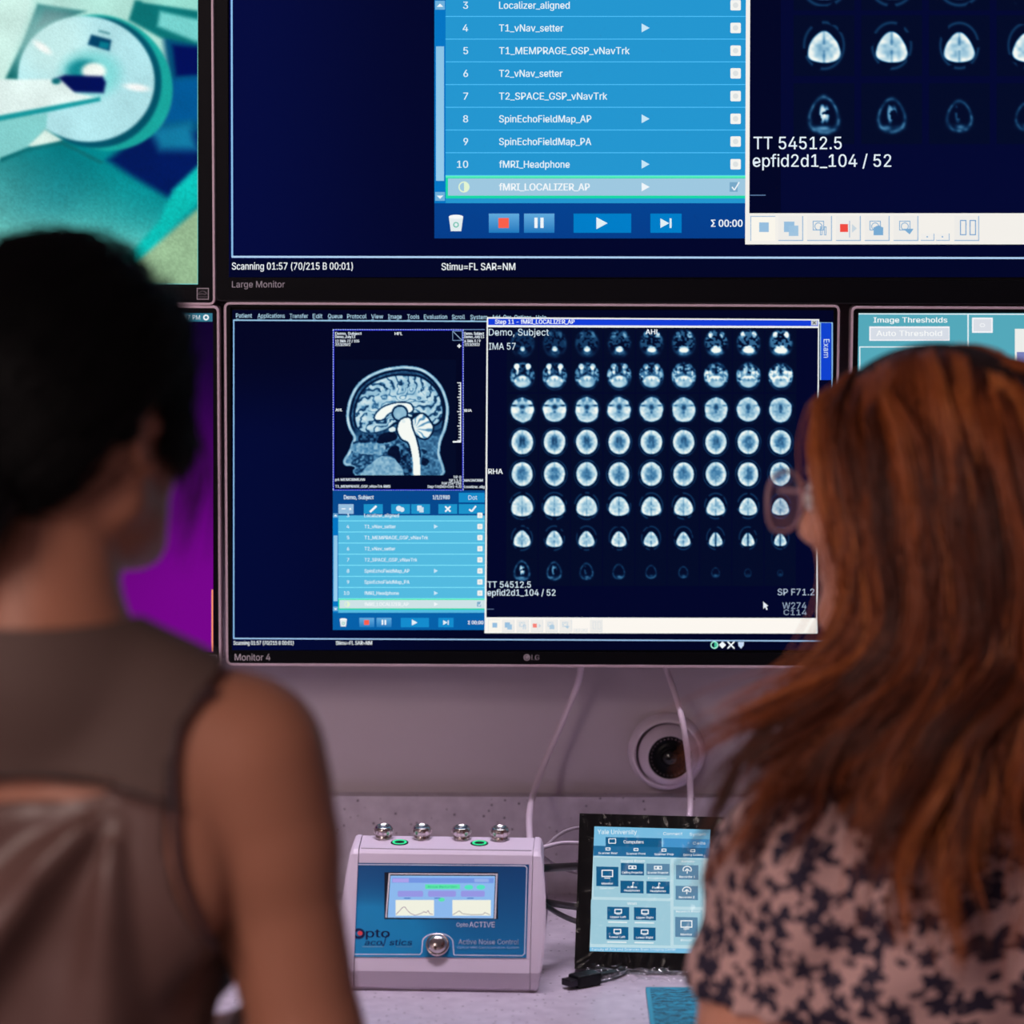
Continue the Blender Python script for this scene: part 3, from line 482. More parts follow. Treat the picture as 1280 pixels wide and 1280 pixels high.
    I = blur(I, 2); I = I*(1+(n2-.5)[..., None]*.10*sst(560, 760, Y)[..., None]+(n3-.5)[..., None]*.08+(n1-.5)[..., None]*.10)
    return np.clip(I, 0, 255), (xs, ys)

# ------------------------------------------------------------------ monitors
YS = -0.100                                      # plane of every screen
SCREEN = lambda px, py, layer: on_y(px, py, YS-0.00013*layer)
def monitor(name, label, x0, y0, x1, y1, sx0, sy0, sx1, sy1, rim_mat, rim_px):
    """x0..y1 outline and sx0..sy1 screen opening, in pixels; returns (thing, screen canvas)"""
    a = on_y(x0, y1, YS); c = on_y(x1, y0, YS); xa, za, xb, zb = a[0], a[2], c[0], c[2]
    e = empty(name, ((xa+xb)/2, -0.05, za), label, 'monitor')
    b = MB(); b.box(xa+.001, xb-.001, YS+.006, YS+.034, za+.001, zb-.001, .003); b.box(xa+.08, xb-.08, YS+.033, YS+.052, za+.05, zb-.05, .008); b.build('housing', M['black'], e)
    b = MB(); w = rim_px/1290; r = .006            # thin rim with rounded corners
    def loop(i, y):
        q = []
        for cx, cz, s in ((xb-r, zb-r, 0), (xa+r, zb-r, 90), (xa+r, za+r, 180), (xb-r, za+r, 270)):
            for k in range(5):
                an = math.radians(s+k*22.5); q.append((cx+(r-i)*math.cos(an), y, cz+(r-i)*math.sin(an)))
        return q
    Ls = [loop(0, YS+.02), loop(0, YS-.0030), loop(.0006, YS-.0040), loop(w, YS-.0040), loop(w, YS+.004)]; n = len(Ls[0])
    b.faces([p for q in Ls for p in q], [(i*n+k, i*n+(k+1) % n, (i+1)*n+(k+1) % n, (i+1)*n+k) for i in range(4) for k in range(n)]); b.build('rim', rim_mat, e)
    p, q = on_y(sx0, sy1, YS), on_y(sx1, sy0, YS)
    b = MB(); y = YS-.0022; xi, xo, zi, zo = p[0], q[0], p[2], q[2]
    for B in ((xa+w, xb-w, zo, zb-w), (xa+w, xb-w, za+w, zi), (xa+w, xi, zi, zo), (xo, xb-w, zi, zo)): b.box(B[0], B[1], y, YS+.004, B[2], B[3])
    b.build('bezel', M['bezel'], e)
    b = MB(); xm, zm = (xa+xb)/2, (za+zb)/2
    b.box(xm-.10, xm+.10, YS+.050, YS+.062, zm-.06, zm+.06, .002); b.box(xm-.12, xm+.12, -.014, -.001, zm-.09, zm+.09, .002); b.box(xm-.03, xm+.03, YS+.06, -.012, zm-.03, zm+.03); b.build('wall_bracket', M['black'], e)
    return e, Canvas(SCREEN)
def sub(cv, name, parent, mat=None): return cv.build(name, mat or GLOW_FINE, parent)
WHITE = (240, 246, 250); PALE = (214, 232, 244)
BZ = lambda px, py, layer: on_y(px, py, YS-.0022-.0002*layer)
def sticker(e, x0, y0, x1, y1):
    c = Canvas(BZ); c.rect(x0, y0, x1, y1, (205, 196, 205), 1); c.rect(x0+1, y0+1, x1-1, y1-1, (20, 18, 24), 2)
    h = y1-y0; c.ring((x0+x1)/2, y0+h*.62, 5.6, .7, (110, 104, 112), 3, ry=h*.36, a0=190, a1=350, n=12)
    c.line([(x0+2, y0+h*.55), (x0+6, y0+h*.5), (x1-4, y0+h*.56)], 1.0, (120, 112, 120), 3); c.line([(x1-6, y0+h*.3), (x1-3, y0+h*.45), (x1-5, y0+h*.56)], .8, (120, 112, 120), 3); c.rect(x0+2, y1-h*.28, x1-2, y1-h*.2, (90, 84, 92), 3)
    c.build('energy_sticker', PRINT, e)

# upper left: the camera picture of the scanner
e, c = monitor('computer_monitor', 'upper left monitor showing a teal camera picture of the scanner', -500, -75, 267, 378, -492, -66, 247.5, 355.5, M['rim'], 3.2)
c.rect(-492, -66, 247.5, 355.5, (120, 200, 195), 0); im, (a0, b0) = scanner_picture(); c.grid(a0, b0, None, None, im, 1); sub(c, 'screen', e, GLOW); sticker(e, 246, 360, 261, 374.5)

# lower left: purple desktop
e, c = monitor('computer_monitor', 'lower left monitor with a purple desktop, behind the dark-haired person', -500, 381.5, 274.5, 829, -492, 391, 266.5, 816, M['rim'], 3.2)
x = np.linspace(-492, 266.5, 60); y = np.linspace(391, 816, 40); X, Y = np.meshgrid(x, y); t = sst(400, 760, Y+.18*(X-150)); u_ = sst(-200, 260, X)
im = np.array([14, 2, 40])*(1-t)[..., None]+np.array([112, 4, 132])*t[..., None]; im = im*(.55+.5*u_)[..., None]
c.grid(-492, 391, 266.5, 816, im, 0); c.rect(-492, 391.5, 265.5, 402, (52, 120, 142), 1); c.text('10:57 PM', 219, 399.5, 5.6, WHITE, 2, w=31); c.ring(257.5, 396.8, 2.8, 1.9, WHITE, 2)
c.rect(264.4, 737, 266.3, 815, (255, 150, 110), 2); sub(c, 'screen', e, GLOW); sticker(e, 257, 819, 271, 827)

# large upper monitor
e, c = monitor('computer_monitor', 'large upper monitor with a blue protocol list and big brain slices', 269.5, -520, 1790, 376.5, 286.5, -505, 1774, 346.5, M['rim_dark'], 1.5)
gx = np.linspace(286.5, 1774, 40); gy = np.linspace(-505, 346.5, 24); X, Y = np.meshgrid(gx, gy); t = sst(286, 560, X)[..., None]
c.grid(286.5, -505, 1774, 346.5, np.array([3, 10, 62])*(1-t)+np.array([2, 6, 44])*t, 0); c.rect(287, 324, 1774, 346.5, (2, 6, 40), 1)
c.poly([(287.2, -500), (289.6, -500), (291.4, 321), (289.2, 321)], (138, 190, 236), 2); c.poly([(289.5, 319.8), (1774, 322.2), (1774, 324.6), (289.5, 322.2)], (176, 208, 244), 2)
c.text('Scanning 01:57 (70/215 B 00:01)', 290, 337, 8.8, WHITE, 3, w=151, bold=.012); c.text('Stimu=FL SAR=NM', 552, 337.6, 8.8, WHITE, 3, w=92, bold=.012); scr = sub(c, 'screen', e, GLOW)
def play_list(c, x0, x1, ytop, ybot, rows, ysel, nx, tx, trix, icx, cap, sc, fill, line_c, selfill, small):
    """the blue protocol table; rows: (y centre, number, text, text width, has arrow)"""
    c.rect(x0+14*sc, ytop, x1, ybot, fill, 2)
    for i, (y, num, tt, wd, ar) in enumerate(rows):
        if num is not None: c.text(num, nx, y+cap*.5, cap, (226, 242, 250), 5, align='r', bold=.008)
        c.text(tt, tx, y+cap*.5, cap, (226, 242, 250) if not small else (226, 244, 250), 5, w=wd, bold=.008)
        if ar: c.tri(trix, y, 10*sc, 11*sc, (206, 236, 250), 5)
    return c
ROWS = [('3', 'Localizer_aligned', 0), ('4', 'T1_vNav_setter', 1), ('5', 'T1_MEMPRAGE_GSP_vNavTrk', 0), ('6', 'T2_vNav_setter', 0), ('7', 'T2_SPACE_GSP_vNavTrk', 0), ('8', 'SpinEchoFieldMap_AP', 1), ('9', 'SpinEchoFieldMap_PA', 0), ('10', 'fMRI_Headphone', 1), (None, 'fMRI_LOCALIZER_AP', 1)]
WID = [88, 80, 163, 79, 135, 115, 115, 88, 113]
def protocol_panel(kx, ky, sc, x_r, fill, small):
    """kx, ky map the big panel's pixel frame onto the place of this panel"""
    c = Canvas(SCREEN); q = lambda x: kx(x); r = lambda y: ky(y)
    top = -40 if not small else 6
    c.rect(q(543), r(top), x_r, r(298), (6, 84, 164) if not small else (6, 104, 176), 1, (4, 62, 140) if not small else (6, 96, 168))
    c.rect(q(543), r(top), q(557), r(254), (4, 118, 196), 2); c.rect(q(545), r(58), q(555), r(226), (140, 196, 230), 3, (150, 204, 236))
    for y, s in ((7, -1), (246, 1)):
        c.rect(q(544), r(y-6), q(556), r(y+5), (110, 176, 220), 3); c.poly([(q(546), r(y-1.5*s)), (q(554), r(y-1.5*s)), (q(550), r(y+2.6*s))], WHITE, 4)
    c.rect(q(557), r(top), x_r, r(254), fill, 2)
    for i, ((num, tt, ar), wd) in enumerate(zip(ROWS, WID)):
        y = 6.5+28.4*i; yy = r(y)
        if i < 8: c.rect(q(557), r(y+14)-.45, x_r, r(y+14)+.45, tuple(min(255, v+48) for v in fill), 3)
        if i == 8:
            c.rect(q(557), r(219.5), x_r, r(248), (26, 214, 168), 3); c.rect(q(557), r(219.5), x_r, r(222), (90, 240, 190), 4); c.rect(q(560), r(223), x_r, r(244.5), (158, 200, 224) if not small else (206, 226, 230), 4)
            c.ring(q(580), yy, 6.2*sc, 1.6*sc, (226, 244, 210), 5, n=20); c.poly([(q(580)+6*sc*math.sin(a), yy-6*sc*math.cos(a)) for a in np.linspace(0, 3.14, 9)], (226, 244, 210), 5)
            c.rect(q(912), yy-6*sc, q(922), yy+6*sc, (120, 168, 200), 5); c.line([(q(915), yy), (q(918), yy+4*sc), (q(924), yy-6*sc)], 1.6*sc, WHITE, 6)
        else:
            c.text(num, q(585), yy+4.4*sc, 8.8*sc, (222, 240, 250), 5, align='r', bold=.02)
            c.round_rect(q(913), yy-6.5*sc, q(926), yy+6.5*sc, 1.6*sc, (244, 244, 240), 5); c.disc(q(919.5), yy, 3.4*sc, (222, 226, 226), 6)
        c.text(tt, q(624), yy+4.4*sc, 8.8*sc, (226, 242, 250) if i < 8 else WHITE, 5, w=(q(624+wd)-q(624)), bold=.02 if i < 8 else .035)
        if ar: c.tri(q(807), yy, 10*sc, 11*sc, (196, 230, 248) if i < 8 else WHITE, 5)
    # tool bar
    y = r(279); x = q(570)
    c.poly([(x-9*sc, y-8*sc), (x+9*sc, y-8*sc), (x+6.5*sc, y+10*sc), (x-6.5*sc, y+10*sc)], (226, 236, 238), 4); c.disc(x, y-8*sc, 9*sc, (244, 248, 248), 5, ry=2.6*sc); c.ring(x, y+2*sc, 3*sc, 1.4*sc, (90, 190, 170), 5, n=10)
    for x0, x1 in ((611, 649), (655, 693)): c.rect(q(x0), r(267), q(x1), r(291), (96, 170, 222), 3, (28, 120, 190))
    c.rect(q(623), r(272.5), q(636), r(285), (250, 96, 76), 4)
    for x0 in (668, 675.5): c.rect(q(x0), r(272), q(x0+4), r(285), WHITE, 4)
    for x0, x1 in ((717, 789), (813, 852)): c.rect(q(x0), r(267), q(x1), r(291), (0, 126, 200) if not small else (20, 140, 206), 3)
    c.tri(q(752.5), y, 14*sc, 15*sc, (226, 240, 246), 4); c.tri(q(831), y, 11*sc, 12*sc, (226, 240, 246), 4); c.rect(q(837), r(273), q(839.5), r(285), (226, 240, 246), 4)
    c.text('\u03a3 00:00', q(889), y+4.4*sc, 8.8*sc, WHITE, 4, w=q(928)-q(889), bold=.03)
    return c
def lean(x): return x
c = protocol_panel(lambda x: x, lambda y: y, 1.0, 934, (36, 150, 208), False); sub(c, 'protocol_list', e, GLOW)
c = Canvas(SCREEN)                                # white-edged viewer window
c.poly([(932.6, -60), (1774, -60), (1774, 305.5), (931.4, 305.5)], (243, 240, 234), 7); c.poly([(938, -60), (1774, -60), (1774, 266.5), (936.6, 266.5)], (3, 8, 50), 8); c.rect(938, -60, 976, 266.5, (2, 6, 38), 9)
c.text('TT 54512.5', 942, 186.5, 15.6, (226, 238, 248), 11, w=110, bold=.008); c.text('epfid2d1_104 / 52', 941, 208.5, 15.6, (226, 238, 248), 11, w=173, bold=.008); c.rect(937.5, 243.4, 957, 244.6, (90, 120, 160), 11)
def viewer_buttons(c, x0, y0, k, layer, faint):
    sh = (150, 182, 214) if not faint else (216, 222, 226); ic = (120, 170, 210) if not faint else (176, 204, 224)
    q = lambda x: x0+(x-938)*k; r = lambda y: y0+(y-270)*k
    for i, a in enumerate((938, 973, 1009, 1045, 1081, 1117, 1193)):
        b2 = a+31; c.rect(q(a), r(270), q(b2), r(301), (238, 236, 232) if i else (250, 246, 236), layer)
        if i: c.rect(q(b2-1.2), r(270), q(b2), r(301), sh, layer+1); c.rect(q(a), r(300), q(b2), r(301.2), sh, layer+1)
        else: c.rect(q(a), r(270), q(b2), r(271), sh, layer+1); c.rect(q(a), r(270), q(a+1), r(301), sh, layer+1)
    for a in (1151, 1170): c.rect(q(a), r(292), q(a+17), r(301), sh, layer+1); c.rect(q(a), r(292), q(a+16), r(300), (240, 238, 234), layer+2); c.disc(q(a+8), r(296), 1*k, ic, layer+3)
    c.rect(q(949), r(278), q(961), r(290), (150, 190, 222), layer+2); c.rect(q(980), r(277), q(993), r(290), (150, 190, 222), layer+2); c.rect(q(986), r(282), q(998), r(295), (160, 196, 224), layer+2)
    for a in (1016, 1087, 1124):
        c.frame(q(a), r(276), q(a+14), r(288), 1*k, ic, layer+2); c.ring(q(a+7), r(283), 4.5*k, 1*k, ic, layer+2, n=12)
        if a == 1016: c.frame(q(a+9), r(283), q(a+12), r(294), .9*k, ic, layer+3); c.frame(q(a+14), r(283), q(a+17), r(294), .9*k, ic, layer+3)
        if a == 1087: c.disc(q(a+11), r(288), 6*k, ic, layer+3); c.rect(q(a+5), r(284), q(a+17), r(294), ic, layer+3)
        if a == 1124: c.poly([(q(a+5), r(286)), (q(a+18), r(286)), (q(a+13), r(293))], ic, layer+3)
    c.rect(q(1050), r(280), q(1060), r(290), (240, 76, 66) if not faint else (246, 130, 120), layer+2); c.rect(q(1061.5), r(276), q(1062.5), r(297), sh, layer+2); c.poly([(q(1065), r(280)), (q(1071), r(285.5)), (q(1065), r(291))], (200, 214, 224), layer+2)
    for a in (1200, 1212): c.frame(q(a), r(275), q(a+8), r(294), 1.2*k, (110, 160, 205) if not faint else sh, layer+2)
viewer_buttons(c, 938, 270, 1.0, 9, False)
for j, y in ((5, -25), (6, 57), (7, 142)):
    for i in range(9):
        x = 1030+84.6*i; c.grid(x-38, y-38, x+38, y+38, slice_picture(j, i, 60, 66), 10)
sub(c, 'scan_viewer', e, GLOW)
c = Canvas(BZ); c.text('Large Monitor', 290, 359.3, 8, (200, 196, 206), 1, w=66); c.build('name_label', PRINT, e)

# monitor in the middle
e, c = monitor('computer_monitor', 'middle monitor showing a sagittal head scan and a grid of brain slices', 282.5, 380.3, 1050, 831.5, 290.3, 387.5, 1042, 812.5, M['rim'], 3.2)
gx = np.linspace(290.3, 1042, 30); gy = np.linspace(387.5, 812.5, 24); X, Y = np.meshgrid(gx, gy); t = (sst(600, 300, X)*sst(430, 560, Y))[..., None]
c.grid(290.3, 387.5, 1042, 812.5, np.array([2, 5, 36])*(1-t)+np.array([2, 9, 54])*t, 0)
for tt, x0, x1 in (('Patient', 295, 315), ('Applications', 322, 356), ('Transfer', 362, 385), ('Edit', 391, 403), ('Queue', 410, 428), ('Protocol', 434, 458), ('View', 464, 479), ('Image', 485, 502), ('Tools', 509, 524), ('Evaluation', 530, 559), ('Scroll', 565, 581), ('System', 588, 609), ('Add-Ons', 615, 639), ('Options', 643, 664), ('Help', 670, 683)):
    c.text(tt, x0, 397.2+(x0-295)*.006, 5.4, (176, 214, 236), 3, w=x1-x0, bold=.005); c.rect(x0, 398.3+(x0-295)*.006, x0+3.4, 398.9+(x0-295)*.006, (150, 190, 216), 3)
c.poly([(291.4, 399.4), (1041, 403), (1041, 404.6), (291.4, 401)], (150, 196, 230), 2); c.rect(291.4, 400, 292.9, 798.5, (140, 190, 236), 2); c.poly([(291.4, 797.3), (1041, 800.6), (1041, 802.1), (291.4, 798.8)], (160, 198, 240), 2); c.rect(1039.5, 404, 1041, 801, (140, 190, 236), 2)
c.text('Scanning 01:57 (70/215 B 00:01)', 292, 806, 4.8, WHITE, 3, w=75, bold=.02); c.text('Stimu=FL SAR=NM', 420, 806, 4.8, WHITE, 3, w=45, bold=.02)
c.ring(893, 806.2, 4.2, 1.4, (170, 240, 220), 3, n=16); c.poly([(893+3.6*math.sin(a), 806.2-3.6*math.cos(a)) for a in np.linspace(0, 3.14, 8)], (60, 190, 150), 3)
c.poly([(898.5, 806.2), (903, 801.8), (907.5, 806.2), (903, 810.6)], WHITE, 3); c.line([(909.5, 802), (918, 810.6)], 1.7, WHITE, 3); c.line([(918, 802), (909.5, 810.6)], 1.7, WHITE, 3); c.poly([(922.5, 802.5), (930, 802.5), (929.5, 807), (926.3, 810.8), (923, 807)], (196, 214, 240), 3)
c.rect(1026, 403.5, 1039, 475, (16, 66, 206), 3); c.rect(1025, 403.5, 1026.2, 475, (150, 196, 230), 4); c.text('Exam', 1029.6, 424, 7.2, PALE, 5, w=23, rot=1)
scr = sub(c, 'screen', e, GLOW)
kx = lambda x: 416+(x-543)*.4885; ky = lambda y: 644+(y-6)*.4885+(0 if y < 254 else .8)
c = protocol_panel(kx, ky, .50, 606, (84, 186, 224), True)
c.rect(416, 613, 606, 644.3, (6, 72, 140), 3); c.text('Demo, Subject', 430, 624, 5, PALE, 5, w=37, bold=.03); c.text('1/1/1980', 541, 624, 5, PALE, 5, w=21, bold=.03); c.rect(573.5, 616, 606, 628, (20, 138, 200), 4); c.text('Dot', 585.5, 624.6, 5.4, PALE, 5, w=11)
for x0, x1 in ((423, 442), (454.7, 478.5), (489, 512.5), (514, 537.5), (548, 571.5), (573.5, 606)): c.rect(x0, 630.2, x1, 642.3, (150, 190, 222) if x0 == 423 else (28, 146, 202), 4)
c.rect(427, 635.4, 432, 636.6, WHITE, 5); c.rect(436.5, 635, 439, 637.4, WHITE, 5); c.line([(462.5, 640), (470.5, 632.5)], 2.6, WHITE, 5); c.disc(498.5, 635.6, 3.4, PALE, 5); c.disc(502.5, 637, 3, PALE, 5); c.rect(521.5, 632, 527, 638.5, PALE, 5); c.rect(524, 634, 529.5, 640.4, (200, 222, 236), 6)
c.line([(556.5, 633), (563, 639.5)], 2, WHITE, 5); c.line([(563, 633), (556.5, 639.5)], 2, WHITE, 5); c.line([(586.5, 636.5), (589.5, 639.4), (595, 632.4)], 2, WHITE, 5)
sub(c, 'protocol_list', e, GLOW)
c = Canvas(SCREEN)                                # sagittal head pane
c.rect(416, 411.5, 579.5, 613.4, (180, 200, 246), 2); c.rect(416.9, 412.4, 578.6, 612.6, (40, 40, 220), 3); c.rect(417.7, 413.2, 577.9, 611.8, (2, 6, 34), 4); c.rect(579.5, 412, 606, 613, (2, 6, 36), 3); c.rect(579.5, 411.5, 606, 412.4, (120, 150, 200), 4)
for k in range(54): c.rect(418+3*k, 411.5, 419.2+3*k, 412.4, (24, 30, 190), 5); c.rect(418+3*k, 612.5, 419.2+3*k, 613.4, (24, 30, 190), 5)
for k in range(66): c.rect(416, 414+3*k, 416.9, 415.2+3*k, (24, 30, 190), 5); c.rect(578.6, 414+3*k, 579.5, 415.2+3*k, (24, 30, 190), 5)
im, (a0, b0, a1, b1) = head_picture(); z = 340/1280; c.grid(280+a0*z, 370+b0*z, 280+a1*z, 370+b1*z, im, 5)
for x0, dd in ((419, 0), (580.5, 1)):
    for tt, y, wd in (('Demo, Subject', 418.5, 33), ('Demo_July13', 422.6, 25), ('12 IMA 72 / 105' if not dd else '6 IMA 3 / 9', 428, 30 if not dd else 20), ('7/13/2022', 432.4, 19)): c.text(tt, x0, y, 3.4, (226, 236, 246), 6, w=min(wd, 605-x0), bold=.04)
c.text('HFL', 493.5, 418.8, 3.6, WHITE, 6, w=9.5, bold=.04); c.text('AHL', 419.5, 514, 3.4, WHITE, 6, w=8.5, bold=.04); c.text('RHA', 580.5, 514.8, 3.4, WHITE, 6, w=9, bold=.04)
c.text('p4 MEMORMEAN', 419, 601, 3.2, (220, 230, 240), 6, w=37, bold=.04); c.text('T1_MEMPRAGE_GSP_vNavTrk RMS', 419, 609.5, 3.2, (220, 230, 240), 6, w=69, bold=.04)
for tt, y, wd in (('TP 0', 598, 10), ('SP L1.0', 602, 15), ('FoV 256*256', 605.6, 24), ('Sag>Tra(S6)>Cor(-4.2)', 609.6, 42)): c.text(tt, 576.5, y, 3.2, (220, 230, 240), 6, w=wd, bold=.04, align='r')
c.text('MAGNORM', 580.5, 602, 3.2, (220, 230, 240), 6, w=23, bold=.04); c.text('Localizer_alig', 580.5, 610, 3.2, (220, 230, 240), 6, w=25, bold=.04)
c.frame(565.5, 413.5, 578, 425.8, .7, (120, 150, 190), 6); c.line([(566, 414), (577.5, 425.4)], .8, (150, 176, 206), 6); c.line([(571.5, 432.5), (576.5, 432.5)], 1.4, WHITE, 6); c.line([(574, 430), (574, 435)], 1.4, WHITE, 6)
c.rect(575.3, 478, 576.3, 553, WHITE, 6)
for k in range(21): L = 4.4 if k % 5 == 0 else 2.8; c.rect(576-L, 478+3.6*k, 576, 479+3.6*k, WHITE, 6)
c.rect(566, 551.3, 576.2, 553.2, WHITE, 6); sub(c, 'head_scan', e)
c = Canvas(SCREEN)                                # slice viewer window
c.poly([(608.4, 396.4), (1024, 399), (1022, 792), (605.6, 791.5)], (238, 240, 240), 7); c.poly([(610.2, 398.3), (1022.5, 400.6), (1022.5, 407.6), (610.2, 406.3)], (20, 62, 216), 8); c.poly([(610, 409), (1022.5, 410), (1020.3, 772.6), (608, 771.6)], (2, 6, 42), 8)
c.text('Step 11 - fMRI_LOCALIZER_AP', 619, 404.8, 5.4, WHITE, 9, w=99, bold=.03); c.rect(1014, 400.3, 1021.6, 406.6, (200, 204, 206), 9); c.line([(1015.8, 401.6), (1019.8, 405.3)], .9, (30, 30, 40), 10); c.line([(1019.8, 401.6), (1015.8, 405.3)], .9, (30, 30, 40), 10)
YR = (430, 470.5, 512, 552.6, 592.6, 632.5, 672.6, 712.5)
for j, y in enumerate(YR):
    for i in range(9): x = 653.2+40.35*i-.12*j; c.grid(x-19.6, y-20.0, x+19.6, y+20.0, slice_picture(j, i), 9)
c.text('Demo, Subject', 611, 419.4, 8.4, PALE, 11, w=75); c.text('IMA 57', 611, 437, 8.4, PALE, 11, w=33.5); c.text('AHL', 807, 417.8, 6.2, WHITE, 11, w=17.5, bold=.02); c.text('RHA', 610.4, 592.4, 6.4, WHITE, 11, w=18, bold=.02)
c.text('TT 54512.5', 609.5, 734.6, 7.8, PALE, 11, w=54, bold=.012); c.text('epfid2d1_104 / 52', 609.3, 744.6, 7.8, PALE, 11, w=85, bold=.012); c.rect(608.5, 761, 617.5, 761.8, (90, 110, 150), 11)
c.text('SP F71.2', 972, 744, 8, (176, 192, 214), 11, w=46); c.text('W274', 978, 761, 8, (150, 166, 190), 11, w=30); c.text('C114', 979.5, 768.8, 6.8, (150, 166, 190), 11, w=29)
c.poly([(954, 752), (960.5, 757.5), (958, 758.2), (959.6, 762), (957.8, 762.6), (956.4, 759), (954.2, 761)], (226, 232, 240), 12)
c.poly([(607.4, 772.6), (1020.4, 773.6), (1020.2, 791.6), (606.6, 791)], (252, 247, 240), 9); viewer_buttons(c, 610, 774.5, .50, 10, True); sub(c, 'scan_viewer', e, GLOW)
c = Canvas(BZ); c.text('Monitor 4', 293.5, 825.6, 8.2, (215, 208, 216), 1, w=44.5); c.build('name_label', PRINT, e)
c = Canvas(BZ); c.disc(658.6, 821.8, 4.2, (185, 176, 184), 1); c.ring(658.6, 821.8, 2.5, .7, (50, 46, 54), 2, n=14, a0=0, a1=270); c.text('LG', 664.5, 825, 6.4, (185, 176, 184), 1, w=9.5, bold=.03); c.build('maker_logo', PRINT, e)

# lower right
e, c = monitor('computer_monitor', 'right monitor with a teal image threshold page, above the red-haired head', 1056, 385.3, 1826, 837, 1066, 391.5, 1818, 818, M['rim'], 3.2)
c.rect(1066, 391.5, 1818, 818, (84, 168, 186), 0); c.poly([(1066, 391.6), (1818, 393.5), (1818, 395), (1066, 393)], (224, 240, 244), 1); c.rect(1066, 391.6, 1067.3, 818, (224, 240, 244), 1); c.rect(1209.2, 392, 1211, 818, (224, 240, 244), 1)
c.text('Image Thresholds', 1092, 403.2, 6.6, (244, 248, 248), 2, w=92, bold=.03); c.rect(1086.6, 408, 1187, 426, (246, 244, 248), 1); c.rect(1088.4, 410, 1186, 424.6, (214, 220, 230), 2); c.text('Auto Threshold', 1095.5, 420, 6.8, (248, 250, 250), 3, w=82, bold=.02)
c.frame(1074, 433, 1198, 800, 1.4, (224, 240, 244), 1); c.rect(1215, 397, 1241, 416, (244, 244, 248), 1); c.rect(1217, 399, 1239, 414, (218, 222, 230), 2); c.ring(1228, 406.5, 3, 1, (244, 246, 248), 3, n=10, ry=2)
c.rect(1268.6, 411, 1400, 790, (236, 238, 234), 1); c.rect(1271, 440, 1400, 788, (120, 128, 186), 2); sub(c, 'screen', e, GLOW)

# ------------------------------------------------------------------ noise-control console on the worktop
def curve_thing(name, label, cat, pts, r, mat, group=None):
    P = spline([on_y(x, y, Y) for x, y, Y in pts], 10); b = MB(); b.tube(P, r, 10)
    return tag(b.build(name, mat, loc=tuple(P[0])), label, cat, group)
BX = on_z(552.5, 1239.5, CZ)
BASE = Matrix.Translation(Vector(BX)) @ Matrix.Rotation(math.radians(-2.5), 4, 'Z')   # local: x right, y back, z up
e = empty('noise_control_console', tuple(BX), 'white sloped console with a blue front panel and small lit display on the worktop', 'console')
HW = 0.0815
PROF = [(0.004, 0.0), (0.0, 0.004), (0.0, 0.0185), (0.0010, 0.0205), (0.0535, 0.1170), (0.0560, 0.1195), (0.0600, 0.1210), (0.0960, 0.1245), (0.0990, 0.1225), (0.1000, 0.1190), (0.1000, 0.0)]
def yz_prism(b, prof, x0, x1): b.prism(prof, BASE @ Matrix(((0, 0, 1, x0), (1, 0, 0, 0), (0, 1, 0, 0), (0, 0, 0, 1))), x1-x0)
b = MB(); yz_prism(b, PROF, -HW+.0006, HW-.0006); b.build('case', M['white_plastic'], e)
for s in (-1, 1):
    b = MB(); vs = []; cyc = 0.05; czc = 0.055; n = len(PROF)
    prof = [(0.004, 0), (0.0005, 0.003), (-0.0012, 0.010), (-0.001, 0.019), (0.0042, 0.032), (0.0125, 0.050), (0.022, 0.068), (0.031, 0.085), (0.042, 0.103), (0.0505, 0.117), (0.055, 0.1208), (0.061, 0.1228), (0.080, 0.1245), (0.097, 0.1250), (0.100, 0.1235), (0.1012, 0.119), (0.1015, 0.06), (0.1005, 0.0)]
    n = len(prof)
    for t, k in ((0, 1.0), (.55, 1.0), (.85, .985), (1.0, .95)):
        for y, z in prof:
            th = .0068+.0065*math.sin(math.pi*min(1, max(0, z/.125)))**.8
            vs.append(BASE @ Vector((s*(HW+t*th), cyc+(y-cyc)*k, czc+(max(z, 0)-czc)*k)))
    fs = [(i*n+q, i*n+(q+1) % n, (i+1)*n+(q+1) % n, (i+1)*n+q) for i in range(3) for q in range(n)]+[tuple(range(n)), tuple(3*n+q for q in range(n))]
    b.faces(vs, fs); b.build('side_cheek', M['white_plastic'], e)
sl = Vector((0, 0.0525, 0.0965)).normalized(); nl = Vector((0, -sl.z, sl.y))
P0 = BASE @ Vector((0, 0.0010, 0.0205)); PN = (BASE.to_3x3() @ nl)
FRONT = plane_map(np.array(P0)+np.array(PN)*.0004, PN, .00012)
c = Canvas(FRONT)                                 # the printed blue panel
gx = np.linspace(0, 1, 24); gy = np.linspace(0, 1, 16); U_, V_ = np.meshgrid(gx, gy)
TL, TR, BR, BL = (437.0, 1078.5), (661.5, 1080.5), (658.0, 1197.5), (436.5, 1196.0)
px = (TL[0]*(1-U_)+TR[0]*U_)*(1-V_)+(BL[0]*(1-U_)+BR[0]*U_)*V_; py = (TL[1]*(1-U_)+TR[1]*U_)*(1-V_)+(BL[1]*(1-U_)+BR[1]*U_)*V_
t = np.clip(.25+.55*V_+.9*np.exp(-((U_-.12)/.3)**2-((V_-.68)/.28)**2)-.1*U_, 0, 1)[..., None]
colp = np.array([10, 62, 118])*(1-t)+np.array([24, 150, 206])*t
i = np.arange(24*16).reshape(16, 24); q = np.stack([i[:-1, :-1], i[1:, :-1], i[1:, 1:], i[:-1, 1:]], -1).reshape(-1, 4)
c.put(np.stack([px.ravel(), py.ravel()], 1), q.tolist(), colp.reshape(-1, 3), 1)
ln = (226, 234, 246)
